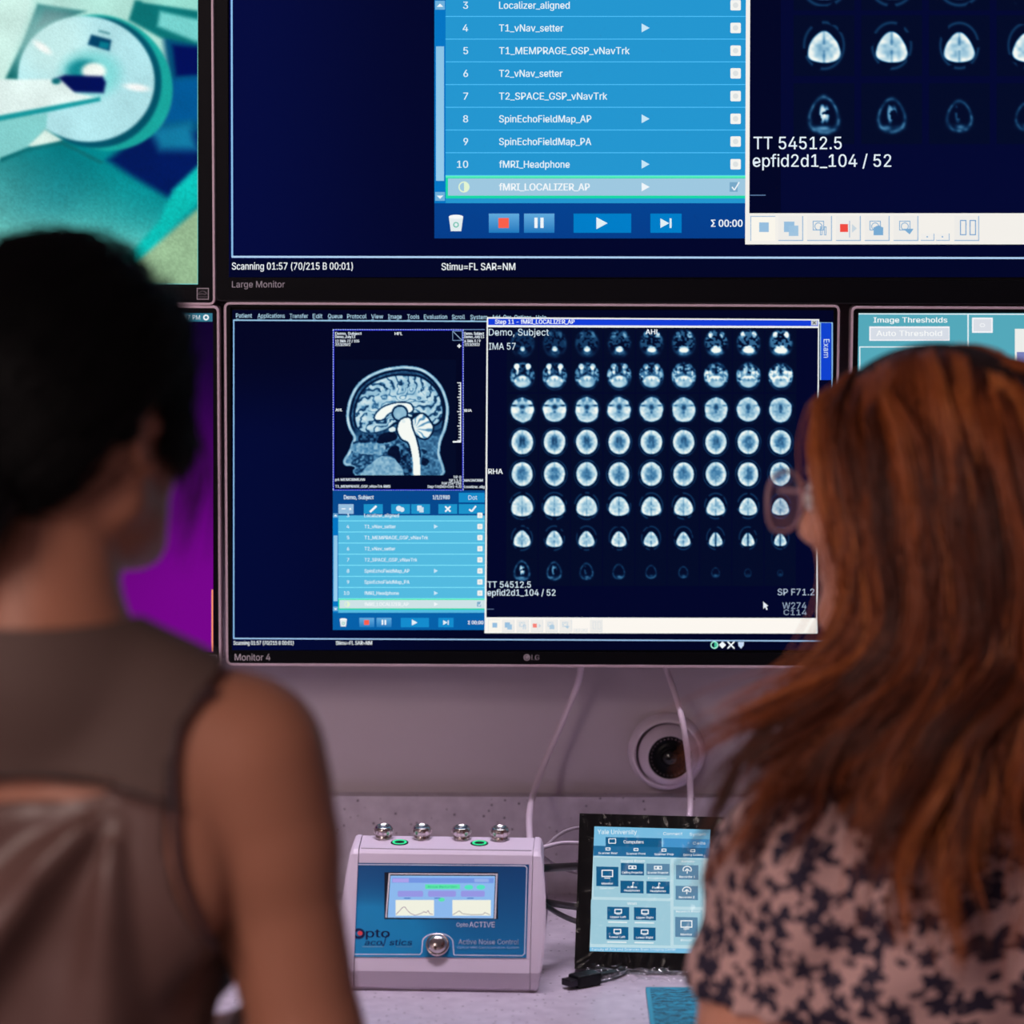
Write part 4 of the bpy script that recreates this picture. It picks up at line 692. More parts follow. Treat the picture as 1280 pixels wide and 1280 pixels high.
c.line([(440.5, 1192.5), (440, 1083.5), (443, 1080.6), (656, 1082.2), (658.6, 1084.5), (655.8, 1192), (653, 1194.6), (567.5, 1193.8), (566.2, 1180)]+[(547+19.2*math.cos(math.radians(a)), 1178-11.5*math.sin(math.radians(a))) for a in range(10, 171, 16)]+[(528, 1180), (527.2, 1190), (525, 1193.2), (442, 1192.8)], 1.1, ln, 2)
c.rect(480.5, 1090.3, 622.5, 1148.8, (14, 20, 40), 2)
c.poly([(486, 1091.5), (622, 1092), (619.8, 1148.4), (618, 1148.4), (620, 1093.6), (487.6, 1093), (483.4, 1147), (481.6, 1147)], (236, 236, 240), 3)
c.text('Opto', 570.5, 1158.2, 4.8, ln, 3, w=14.5); c.text('ACTIVE', 586.5, 1159, 6.6, ln, 3, w=32); c.text('Active Noise Control', 573, 1180.4, 6.2, ln, 3, w=75.5, bold=.004); c.text('Optical MRI Communication System', 571.5, 1185.6, 2.6, (170, 206, 232), 3, w=77)
nv = (12, 26, 84)
c.ring(448.7, 1167, 6.2, 3.2, nv, 3, ry=5.2); c.disc(450, 1166.6, 3.2, (236, 84, 92), 4, ry=2.8); c.text('pto', 457.5, 1171.6, 10.5, nv, 3, w=29.5, bold=.03)
c.text('aco', 455.6, 1181.5, 7.2, (16, 56, 120), 3, w=21, bold=.02, slant=.2); c.line([(476.5, 1176), (479, 1183.5), (483.5, 1168.5)], 1.2, (16, 56, 120), 3); c.text('stics', 486.5, 1181.5, 7.2, (16, 56, 120), 3, w=28, bold=.02, slant=.2); c.rect(453, 1182.9, 480, 1183.8, (130, 190, 220), 3); c.rect(495, 1182.9, 515, 1183.8, (90, 160, 200), 3)
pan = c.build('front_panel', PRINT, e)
c = Canvas(FRONT); K = 3                          # the lit display
c.poly([(488, 1094.5), (619, 1095), (617, 1148), (484.5, 1147)], (140, 184, 236), K); c.poly([(490, 1097), (617.5, 1097.6), (617, 1104), (489.6, 1103.4)], (116, 150, 226), K+1); c.rect(490.5, 1098, 511, 1103, (170, 160, 232), K+2); c.rect(593, 1098.5, 611, 1102.6, (150, 176, 232), K+2)
c.rect(531.5, 1105.5, 575, 1111.2, (92, 228, 170), K+1); c.text('Noise Reduction', 535, 1109.6, 2.4, (40, 170, 130), K+2, w=36)
for x in (586, 601): c.disc(x, 1109, 5.4, (84, 226, 190), K+1, ry=3)
for x0, x1 in ((497, 529), (535, 570), (576, 606)): c.round_rect(x0, 1113.5, x1, 1121, 2, (150, 150, 226), K+1); c.rect(x0+8, 1122.2, x0+16, 1123.4, (70, 110, 190), K+1)
c.disc(552, 1124.6, 4, (90, 226, 170), K+1, ry=2.4)
for x0 in (494.5, 565.5): c.rect(x0, 1125, x0+48, 1144.6, (240, 240, 224), K+1)
c.line([(495, 1143), (499, 1139), (503, 1134.5), (506, 1133.6), (509, 1137.5), (513, 1141.8), (519, 1144), (526, 1142), (530, 1139.5), (533, 1141), (535, 1138), (537, 1142), (541, 1143)], .8, (150, 120, 150), K+2); c.line([(566, 1143.6), (570, 1141), (574, 1138.5), (578, 1142), (590, 1143.4), (604, 1143), (606, 1140.5), (612, 1143.4)], .8, (150, 140, 150), K+2)
c.build('display', GLOW, pan)
bc = FRONT(np.array(547.0), np.array(1181.5), 0); MBt = Matrix.Translation(Vector(bc)) @ PN.to_track_quat('Z', 'Y').to_matrix().to_4x4()
b = MB(); b.lathe([(.0112, .0), (.0112, .0025), (.0105, .0042), (.009, .0046), (.0088, .004), (.0086, .0052), (.006, .0068), (.003, .0076), (0.0001, .0078)], MBt, 36); b.build('push_button', M['steel'], e)
TP0 = BASE @ Vector((0, 0.0600, 0.1210)); TN = (BASE.to_3x3() @ Vector((0, -.0035, .036))).normalized(); TOP = plane_map(TP0, TN, .0002)
for x, y in ((479.5, 1047), (527.5, 1047.3), (577, 1048), (625, 1048.8)):
    p = TOP(np.array(float(x)), np.array(float(y)), 0); m = Matrix.Translation(Vector(p)) @ TN.to_track_quat('Z', 'Y').to_matrix().to_4x4()
    b = MB(); b.lathe([(.0076, 0), (.0076, .002), (.0066, .003), (.0066, .0042), (.0086, .0050), (.0090, .0070), (.0088, .0092), (.0078, .0112), (.0060, .0122), (.0058, .0112), (.0001, .0110)], m, 36); b.build('connector', M['steel'], e)
    b = MB()
    for k in range(12): a = k*math.pi/6; b.box(-.0009, .0009, .0086, .0093, .0052, .0088, 0, m @ Matrix.Rotation(a, 4, 'Z'))
    b.build('grip_ridges', M['steel'], ORIGIN and [o for o in e.children if o.name.startswith('connector')][-1])
for x, y in ((499.5, 1053.3), (599.2, 1054.3)):
    p = TOP(np.array(x), np.array(y), 0); m = Matrix.Translation(Vector(p)) @ TN.to_track_quat('Z', 'Y').to_matrix().to_4x4()
    b = MB(); b.lathe([(.0048, 0), (.0048, .0009), (.0058, .0013), (.0067, .0010), (.0068, 0)], m, 32); o = b.build('indicator_ring', M['green_led'], e); o['label'] = 'green lit ring'
    b = MB(); b.lathe([(.0084, 0), (.0082, .0006), (.0070, .0007), (.0060, .0004), (.0044, .0006), (.0001, .0006)], m, 32); b.build('ring_seat', M['black'], o)
for x in (-.07, .07):
    for y in (.015, .085):
        b = MB(); b.lathe([(.0001, .0012), (.006, .0012), (.006, 0), (.0001, 0)], BASE @ Matrix.Translation((x, y, 0)), 16); b.build('rubber_foot', M['black'], e)
b = MB()
for y0, z0, y1, z1 in ((.0582, .1203, .0586, .1206),): b.box(-HW+.002, HW-.002, y0, y0+.0006, z0, z0+.0006, 0, BASE)
b.build('top_seam', M['grey_cable'], e)

# ------------------------------------------------------------------ touch panel in plastic film
T0 = on_z(720, 1212, CZ+.004); TNV = np.array([-.055, -math.cos(math.radians(17)), math.sin(math.radians(17))]); TNV /= np.linalg.norm(TNV)
FACE = plane_map(T0, TNV, .0002); ar = lambda P: (np.array([p[0] for p in P], float), np.array([p[1] for p in P], float))
e = empty('touch_panel', tuple(T0), 'black framed touch panel under crinkled film, leaning on the worktop beside the white console', 'touch panel')
quad = FACE(*ar([(724.5, 1016.5), (907, 1021.5), (899, 1214.5), (718, 1210.5)]), 0)
inn = FACE(*ar([(742, 1032.5), (888.5, 1036.5), (880.5, 1192.5), (736.5, 1189.5)]), 0)
bk = -TNV*.016
b = MB(); V = list(quad)+list(inn)+[p+bk for p in quad]+[p-TNV*.0012 for p in inn]
b.faces(V, [(0, 1, 5, 4), (1, 2, 6, 5), (2, 3, 7, 6), (3, 0, 4, 7), (0, 8, 9, 1), (1, 9, 10, 2), (2, 10, 11, 3), (3, 11, 8, 0), (8, 11, 10, 9), (4, 5, 13, 12), (5, 6, 14, 13), (6, 7, 15, 14), (7, 4, 12, 15)])
b.build('frame', M['bezel'], e)
ctr = quad.mean(0); b = MB(); w = .05
lo = (quad[3]+quad[2])/2-TNV*.016; hi = (quad[0]*.6+quad[3]*.4+quad[1]*.6+quad[2]*.4)/2-TNV*.016; ft = np.array([lo[0], hi[1]+.06, CZ])
b.faces([lo+[-w, 0, .002], lo+[w, 0, .002], hi+[w, 0, 0], hi+[-w, 0, 0], ft+[-w, 0, 0], ft+[w, 0, 0]], [(0, 1, 2, 3), (3, 2, 5, 4), (4, 5, 1, 0), (0, 3, 4), (1, 5, 2)]); b.build('stand', M['black'], e)
c = Canvas(plane_map(T0-TNV*.001, TNV, .0002))
LB, PB, DB = (122, 190, 226), (160, 204, 220), (18, 92, 138)
def tq(x, y): return (x, y+(x-742)*.021)          # rows of the screen fall slightly to the right
def tr(x0, y0, x1, y1, col, L): c.poly([tq(x0, y0), tq(x1, y0), tq(x1, y1), tq(x0, y1)], col, L)
def tt(s_, x, y, h, col, L, **k): c.text(s_, x, y+(x-742)*.021, h, col, L, **k)
c.poly([(743, 1033), (888, 1037), (880, 1192), (737, 1189)], LB, 1)
c.poly([(741.5, 1070), (886, 1073), (880.2, 1186), (737.3, 1184)], (190, 222, 232), 2)
tt('Yale University', 747, 1042.5, 5.6, (226, 240, 248), 3, w=49, bold=.012); tt('Connect', 829, 1042, 3.6, WHITE, 3, w=24); tt('System', 862, 1042, 3.6, WHITE, 3, w=20)
tr(757, 1046, 827, 1058, DB, 3); tr(742, 1057, 887, 1069.5, (34, 108, 156), 3); tr(829, 1046, 887, 1057, (70, 150, 206), 3); c.frame(760.5, 1048, 770, 1054.5, 1, WHITE, 4); tt('Computers', 779.5, 1053.5, 4, WHITE, 4, w=25, bold=.02)
tt('Calls', 866, 1053, 3.4, WHITE, 4, w=16)
for x, s_ in ((760, 'Scanner Rear'), (795, 'Scanner Front'), (830, 'Scanner Prep'), (866, 'Ceiling Camera')): c.frame(x-3, *[0]*0, *(1059+(x-742)*.021, x+3, 1062.6+(x-742)*.021), 1, WHITE, 4); tt(s_, x, 1067.2, 2.6, WHITE, 4, w=24, align='c', bold=.02)
tr(742, 1071.5, 838, 1121, PB, 3); tr(738.5, 1124.5, 838, 1180, PB, 3); tr(842, 1071.5, 879, 1131, PB, 3); tr(842, 1135, 878, 1179, PB, 3)
def key(x0, y0, x1, y1, name, icon, light=False):
    tr(x0, y0, x1, y1, DB if not light else (92, 136, 168), 4); xm, dy = (x0+x1)/2, ((x0+x1)/2-742)*.021; ym = y0+(y1-y0)*.36+dy; k = min((x1-x0)/28, (y1-y0)/27)
    if icon == 's': c.frame(xm-8*k, ym-5.5*k, xm+8*k, ym+4.5*k, 1.3, WHITE, 5); c.rect(xm-4*k, ym+5.6*k, xm+4*k, ym+6.6*k, WHITE, 5)
    if icon == 'p': c.frame(xm-5, ym-2.6, xm+5, ym+2, 1.2, WHITE, 5); c.disc(xm, ym, 1.4, WHITE, 5)
    if icon == 'n': c.line([(xm+1, ym-4), (xm+1, ym+2)], .9, WHITE, 5); c.disc(xm, ym+2, 1.6, WHITE, 5, ry=1.2); c.line([(xm+1, ym-4), (xm+3, ym-2.6)], .9, WHITE, 5)
    if icon == 'c': c.ring(xm, ym-1, 5.2, 1.3, WHITE, 5, ry=4, a0=150, a1=400, n=16); c.line([(xm, ym-2), (xm, ym+4)], 1.2, WHITE, 5); c.line([(xm-3, ym+1), (xm, ym-2), (xm+3, ym+1)], 1.2, WHITE, 5)
    for j, s_ in enumerate(name): c.text(s_, xm, y1-2.2-(len(name)-1-j)*4.2+dy, 2.6, WHITE, 5, w=min(x1-x0-3, 1.75*len(s_)+2), align='c', bold=.03)
key(745.3, 1083, 773, 1107.5, ['Monitor'], 's'); tt('Operator', 759, 1111, 2.4, WHITE, 5, w=18, align='c'); tt('Sound Room', 791, 1076.6, 3, WHITE, 5, w=30, align='c', bold=.02)
key(776, 1078, 805, 1093, ['Ceiling Projector'], 'p'); key(808, 1078, 837, 1092.5, ['Scanner Projector'], 'p', True); tt('Projector', 822, 1097, 2.2, WHITE, 5, w=24, align='c')
key(775.5, 1100, 804.5, 1115.5, ['Active', 'Headphones'], 'n'); key(808, 1100, 837, 1115.5, ['Passive', 'Headphones'], 'n')
tt('Wall', 790, 1129.8, 3, WHITE, 5, w=12, align='c', bold=.02)
for x0, y0, s_ in ((759, 1133, 'Upper Left'), (792.5, 1133, 'Upper Right'), (758, 1158, 'Lower Left'), (792, 1158, 'Lower Right')): key(x0, y0, x0+27.5, y0+16, [s_], 's'); tr(x0+1, y0+18.4, x0+25, y0+19.8, (236, 244, 246), 5)
tt('Remote', 860, 1075.6, 2.8, WHITE, 5, w=16, align='c'); key(845, 1079, 873, 1097, ['Recorder 1'], 'c', True); key(844.5, 1105, 872.5, 1122.5, ['Recorder 2'], 'c', True); tt('Research Room', 860, 1138, 2.6, WHITE, 5, w=30, align='c'); key(844, 1144, 872, 1169, ['Monitor'], 's', True); tt('Room', 858, 1174, 2.6, WHITE, 5, w=14, align='c')
tt('Faculty of Arts and Sciences Brain Imaging Center', 740, 1188.2, 3, (226, 240, 248), 5, w=105)
c.build('screen', GLOW, e)
film = bpy.data.materials.new('clear_plastic_film'); film.use_nodes = True; n, l = film.node_tree.nodes, film.node_tree.links
for q in list(n): n.remove(q)
out = n.new('ShaderNodeOutputMaterial'); mx = n.new('ShaderNodeMixShader'); tp = n.new('ShaderNodeBsdfTransparent'); tp.inputs[0].default_value = (.97, .97, .97, 1); gl = n.new('ShaderNodeBsdfGlossy'); gl.inputs['Roughness'].default_value = .16; fr = n.new('ShaderNodeLayerWeight'); fr.inputs[0].default_value = .25
mm = n.new('ShaderNodeMath'); mm.operation = 'MULTIPLY_ADD'; mm.inputs[1].default_value = .42; mm.inputs[2].default_value = .012; l.new(fr.outputs['Facing'], mm.inputs[0]); l.new(mm.outputs[0], mx.inputs[0]); l.new(tp.outputs[0], mx.inputs[1]); l.new(gl.outputs[0], mx.inputs[2]); l.new(mx.outputs[0], out.inputs[0])
def crumple(name, P, nx, ny, amp, parent, folds, seed):
    """a crinkled sheet over four corners (tl, tr, br, bl), folded along straight random creases"""
    rg = np.random.default_rng(seed); u, v = np.meshgrid(np.linspace(0, 1, nx), np.linspace(0, 1, ny)); u = u[..., None]; v = v[..., None]
    Q = (P[0]*(1-u)+P[1]*u)*(1-v)+(P[3]*(1-u)+P[2]*u)*v; N = np.cross(P[1]-P[0], P[3]-P[0]); N = N/np.linalg.norm(N); N = N if N[1] < 0 else -N
    h = np.zeros(u.shape)
    for k in range(folds):
        a = rg.uniform(0, math.pi); d = (u-rg.random())*math.cos(a)+(v-rg.random())*math.sin(a); w = rg.uniform(.012, .05); h += rg.uniform(.2, 1)*np.maximum(0, 1-np.abs(d)/w)
    h = h/h.max(); Q = Q+N*(.0015+amp*h)
    me = bpy.data.meshes.new(name); i = np.arange(nx*ny).reshape(ny, nx); me.from_pydata(Q.reshape(-1, 3).tolist(), [], np.stack([i[:-1, :-1], i[1:, :-1], i[1:, 1:], i[:-1, 1:]], -1).reshape(-1, 4).tolist())
    return link(name, me, film, parent)
f4 = FACE(*ar([(722, 1014.5), (910, 1019), (901, 1217), (716, 1212)]), 3)
fl = crumple('plastic_film', f4, 120, 130, .0022, e, 60, 3); fl['label'] = 'clear crinkled plastic film'
lw = FACE(*ar([(716, 1212), (901, 1217)]), 3); g2 = on_z(*ar([(896, 1232), (738, 1230)]), CZ+.002); crumple('film_tail', np.array([lw[0]+[.012, 0, 0], lw[1], g2[0], g2[1]]), 90, 26, .009, e, 46, 9)

# ------------------------------------------------------------------ small things on the worktop and the wall
p = on_z(727, 1233, CZ); m = Matrix.Translation(Vector(p)) @ Matrix.Rotation(math.radians(38), 4, 'Z')
e = empty('cable_plug', tuple(p), 'black cable plug lying at the lower left corner of the touch panel', 'plug')
b = MB(); b.box(-.010, .018, -.0085, .0085, .0005, .0125, .0022, m); b.build('plug_body', M['black'], e)
b = MB(); b.box(-.0185, -.0095, -.0070, .0070, .0030, .0095, .0008, m); b.build('metal_tip', new_mat('dark_metal', S(60, 56, 62), .35, .8), e)
b = MB(); b.tube([m @ Vector(q) for q in spline([(.016, 0, .006), (.03, .001, .006), (.05, .006, .0045), (.075, .02, .0045)], 6)], .0035); b.build('cord', M['black_cable'], e)
pad = new_mat('teal_woven_pad', S(20, 120, 150), .7); n, l, bb = nodes(pad); tc = n.new('ShaderNodeTexCoord'); wv = n.new('ShaderNodeTexWave'); wv.inputs['Scale'].default_value = 38; wv.inputs['Distortion'].default_value = 9; wv.inputs['Detail'].default_value = 3; wv.inputs['Detail Scale'].default_value = 2.5; wv.bands_direction = 'Y'
rp = n.new('ShaderNodeValToRGB'); rp.color_ramp.elements[0].color = (*S(4, 52, 72), 1); rp.color_ramp.elements[1].color = (*S(26, 150, 180), 1); l.new(tc.outputs['Object'], wv.inputs['Vector']); l.new(wv.outputs['Fac'], rp.inputs[0]); l.new(rp.outputs[0], bb.inputs['Base Color'])
p = on_z(807, 1238, CZ); b = MB(); b.box(p[0]+.001, p[0]+.20, p[1]-.23, p[1]-.001, CZ, CZ+.003, .001); o = b.build('mouse_pad', pad, loc=tuple(p)); tag(o, 'teal wave-patterned mouse pad on the worktop in front of the touch panel', 'mouse pad')
b = MB()
for q in ((p[0], p[0]+.201, p[1]-.004, p[1]), (p[0], p[0]+.004, p[1]-.231, p[1]), (p[0]+.197, p[0]+.201, p[1]-.231, p[1]), (p[0], p[0]+.201, p[1]-.231, p[1]-.227)): b.box(*q, CZ, CZ+.0036, .0008)
b.build('edge_stitching', new_mat('teal_edge', S(40, 150, 176), .6), o)

p = on_y(833, 937.5, 0); e = empty('security_camera', tuple(p), 'white dome security camera on the wall below the middle monitor', 'camera')
W_ = Matrix.Translation(Vector(p)) @ Matrix.Rotation(math.pi/2, 4, 'X')   # local z points out of the wall
k = 1/1262
b = MB(); b.lathe([(.0001, 0), (49*k, 0), (50*k, .004), (49*k, .012), (45*k, .020), (42*k, .0225), (40.5*k, .021), (39.5*k, .016)], W_, 56); b.build('mount_ring', M['white_plastic'], e)
ey = Vector(on_y(836, 943, -.020)); d = (Vector(CAM)-ey); d = (d.normalized()+Vector((.06, 0, -.16))).normalized(); m = Matrix.Translation(ey) @ d.to_track_quat('Z', 'Y').to_matrix().to_4x4()
R_ = 39*k; pr = [(R_*math.sin(a), R_*math.cos(a)) for a in np.linspace(math.radians(120), math.radians(47), 14)]
b = MB(); b.lathe(pr+[(28.5*k, R_*.70), (27.5*k, R_*.66)], m, 56); b.build('eyeball', M['white_plastic'], e)
b = MB(); b.lathe([(28*k, R_*.66), (27*k, R_*.60), (14*k, R_*.56), (13*k, R_*.64), (10*k, R_*.66), (.0001, R_*.66)], m, 48); fc = b.build('face_disc', M['bezel'], e)
b = MB()
for q in range(30): a = 2*math.pi*q/30; b.lathe([(.0014, 0), (.0013, .0009), (.0001, .0012)], m @ Matrix.Translation((24*k*math.cos(a), 24*k*math.sin(a), R_*.60)), 8)
b.build('infrared_lights', new_mat('infrared_led', S(70, 60, 66), .25), fc)
b = MB(); b.lathe([(11*k, R_*.66), (9.5*k, R_*.74), (6*k, R_*.80), (.0001, R_*.83)], m, 32); b.build('lens', M['lens'], e)

curve_thing('white_cable', 'white cable hanging from the middle monitor down behind the white console', 'cable', [(727.5, 828, -.05), (721, 858, -.04), (704, 900, -.035), (684, 946, -.04), (669, 985, -.06), (662, 1015, -.10), (662, 1050, -.20), (664, 1095, -.285)], .0033, M['white_cable'])
curve_thing('white_cable', 'white cable hanging in front of the dome camera', 'cable', [(830, 828, -.045), (838, 850, -.05), (850, 888, -.095), (858, 930, -.105), (862, 968, -.09), (863, 1000, -.09), (861, 1035, -.13), (858, 1080, -.21)], .0030, M['white_cable'])
curve_thing('grey_cable', 'grey cable arching up from the console to the touch panel', 'cable', [(668, 1066, -.29), (682, 1058, -.27), (698, 1044, -.25), (716, 1036, -.24), (742, 1034, -.23)], .0018, M['grey_cable'])
curve_thing('grey_cable', 'pale grey cable running level between console and touch panel', 'cable', [(668, 1062, -.295), (684, 1058, -.28), (702, 1054, -.26), (722, 1054, -.25), (744, 1056, -.24)], .0021, M['white_cable'])
curve_thing('grey_cable', 'thin grey cable dropping from the right side of the console', 'cable', [(670, 1064, -.285), (682, 1073, -.26), (696, 1082, -.24), (716, 1090, -.23), (742, 1094, -.22)], .0017, M['grey_cable'])
curve_thing('black_cable', 'thick black cable plugged into the upper right side of the console', 'cable', [(672, 1085, -.335), (684, 1085, -.325), (702, 1084, -.29), (726, 1083, -.255), (752, 1083, -.235)], .0040, M['black_cable'])
curve_thing('black_cable', 'black cable in the middle of the right side of the console', 'cable', [(672, 1126, -.345), (684, 1128, -.335), (702, 1131, -.29), (724, 1134, -.25), (750, 1136, -.23)], .0034, M['black_cable'])
curve_thing('black_cable', 'thin black cable sagging below the others beside the console', 'cable', [(673, 1127, -.35), (684, 1133, -.352), (700, 1143, -.31), (722, 1152, -.25), (750, 1156, -.215)], .0026, M['black_cable'])

# ------------------------------------------------------------------ people: one signed field per body, skinned as one surface
class Field:
    def __init__(s, lo, hi, h):
        s.lo = np.array(lo, float); s.h = h; s.n = np.ceil((np.array(hi)-s.lo)/h).astype(int)+1; s.f = np.full(tuple(s.n), 0.06, np.float32)
    def sub(s, lo, hi):
        a = np.maximum(0, np.floor((lo-s.lo)/s.h).astype(int)); b = np.minimum(s.n, np.ceil((hi-s.lo)/s.h).astype(int)+1)
        if np.any(b <= a): return None, None
        ax = [s.lo[i]+s.h*np.arange(a[i], b[i]) for i in range(3)]
        return (slice(a[0], b[0]), slice(a[1], b[1]), slice(a[2], b[2])), np.stack(np.meshgrid(*ax, indexing='ij'), -1).astype(np.float32)
    def _mix(s, sl, d, k, cut):
        a = s.f[sl]
        if cut: d = -d; h = np.maximum(k-np.abs(a-d), 0)/k; s.f[sl] = np.maximum(a, d)+h*h*k/4
        else: h = np.maximum(k-np.abs(a-d), 0)/k; s.f[sl] = np.minimum(a, d)-h*h*k/4
    def cone(s, a, b, ra, rb, k=.02, cut=False):
        a = np.array(a, float); b = np.array(b, float); m = max(ra, rb)+.065; sl, P = s.sub(np.minimum(a, b)-m, np.maximum(a, b)+m)
        if sl is None: return
        ab = b-a; t = np.clip(((P-a)@ab)/(ab@ab+1e-9), 0, 1); d = np.linalg.norm(P-a-t[..., None]*ab, axis=-1)-(ra+(rb-ra)*t); s._mix(sl, d, k, cut)
    def ell(s, c, r, R=np.eye(3), k=.02, cut=False):
        c = np.array(c, float); r = np.array(r, float); m = r.max()+.065; sl, P = s.sub(c-m, c+m)
        if sl is None: return
        q = (P-c)@R; k0 = np.linalg.norm(q/r, axis=-1); k1 = np.linalg.norm(q/(r*r), axis=-1)+1e-9; s._mix(sl, k0*(k0-1)/k1, k, cut)
    def at(s, P):
        q = (P-s.lo)/s.h; q = np.clip(q, 0, s.n-1.001); i = q.astype(int); f = q-i; v = 0
        for dx in (0, 1):
            for dy in (0, 1):
                for dz in (0, 1):
                    w = (f[:, 0] if dx else 1-f[:, 0])*(f[:, 1] if dy else 1-f[:, 1])*(f[:, 2] if dz else 1-f[:, 2]); v = v+w*s.f[i[:, 0]+dx, i[:, 1]+dy, i[:, 2]+dz]
        return v
    def grad(s, P, e=.006):
        g = np.stack([s.at(P+np.eye(3)[k]*e)-s.at(P-np.eye(3)[k]*e) for k in range(3)], 1); return g/(np.linalg.norm(g, axis=1, keepdims=True)+1e-9)
    def surface(s, iso=0.0):
        f = s.f-iso; n = s.n; sg = f < 0; cnt = np.zeros(tuple(n-1), int)
        for c in np.ndindex(2, 2, 2): cnt += sg[c[0]:n[0]-1+c[0], c[1]:n[1]-1+c[1], c[2]:n[2]-1+c[2]]
        ac = np.argwhere((cnt > 0) & (cnt < 8)); idx = np.full(tuple(n-1), -1); idx[tuple(ac.T)] = np.arange(len(ac)); acc = np.zeros((len(ac), 3)); num = np.zeros(len(ac))
        cs = [np.array(c) for c in np.ndindex(2, 2, 2)]
        for i in range(8):
            for j in range(i+1, 8):
                if np.abs(cs[i]-cs[j]).sum() != 1: continue
                v0 = f[tuple((ac+cs[i]).T)]; v1 = f[tuple((ac+cs[j]).T)]; m = (v0 < 0) != (v1 < 0); t = np.where(m, v0/(v0-v1+1e-12), 0); acc += np.where(m[:, None], cs[i]+t[:, None]*(cs[j]-cs[i]), 0); num += m
        V = s.lo+s.h*(ac+acc/num[:, None]); Q = []
        for a in range(3):
            b, c = (a+1) % 3, (a+2) % 3; s0 = [slice(None)]*3; s1 = [slice(None)]*3; s0[a] = slice(0, -1); s1[a] = slice(1, None); A = sg[tuple(s0)]; B = sg[tuple(s1)]
            e = np.argwhere(A != B); e = e[(e[:, b] > 0) & (e[:, c] > 0) & (e[:, b] < n[b]-1) & (e[:, c] < n[c]-1)]; ins = A[tuple(e.T)]
            def g(db, dc): q = e.copy(); q[:, b] += db; q[:, c] += dc; return idx[tuple(q.T)]
            q = np.stack([g(-1, -1), g(0, -1), g(0, 0), g(-1, 0)], 1); q[~ins] = q[~ins][:, ::-1]; Q.append(q)
        return V, np.concatenate(Q)
def mesh_of(name, V, F):
    me = bpy.data.meshes.new(name); me.from_pydata(V.tolist() if hasattr(V, 'tolist') else V, [], F.tolist() if hasattr(F, 'tolist') else F); return me
def clip(V, F, S_):
    """keep the part of a surface where S_ > 0, cutting triangles cleanly along S_ = 0"""
    T = np.concatenate([F[:, [0, 1, 2]], F[:, [0, 2, 3]]]) if F.shape[1] == 4 else F; pos = S_ > 0; c = pos[T].sum(1)
    out = T[c == 3].tolist(); V = V.tolist(); cache = {}
    def cut(i, j):
        k = (min(i, j), max(i, j))
        if k not in cache:
            t = S_[k[0]]/(S_[k[0]]-S_[k[1]]); a, b = V[k[0]], V[k[1]]; cache[k] = len(V); V.append([a[q]+t*(b[q]-a[q]) for q in range(3)])
        return cache[k]
    for t in T[(c == 1) | (c == 2)]:
        t = t.tolist(); p = [pos[i] for i in t]; r = p.index(True) if sum(p) == 1 else p.index(False); a, b, d = t[r], t[(r+1) % 3], t[(r+2) % 3]
        ab, ad = cut(a, b), cut(a, d)
        if sum(p) == 1: out.append([a, ab, ad])
        else: out += [[ab, b, d], [ab, d, ad]]
    out = np.array(out); V = np.array(V); used = np.unique(out); m = np.full(len(V), -1); m[used] = np.arange(len(used)); return V[used], m[out]
def rotz(a): c, s = math.cos(a), math.sin(a); return np.array([[c, -s, 0], [s, c, 0], [0, 0, 1]])
def rotx(a): c, s = math.cos(a), math.sin(a); return np.array([[1, 0, 0], [0, c, -s], [0, s, c]])

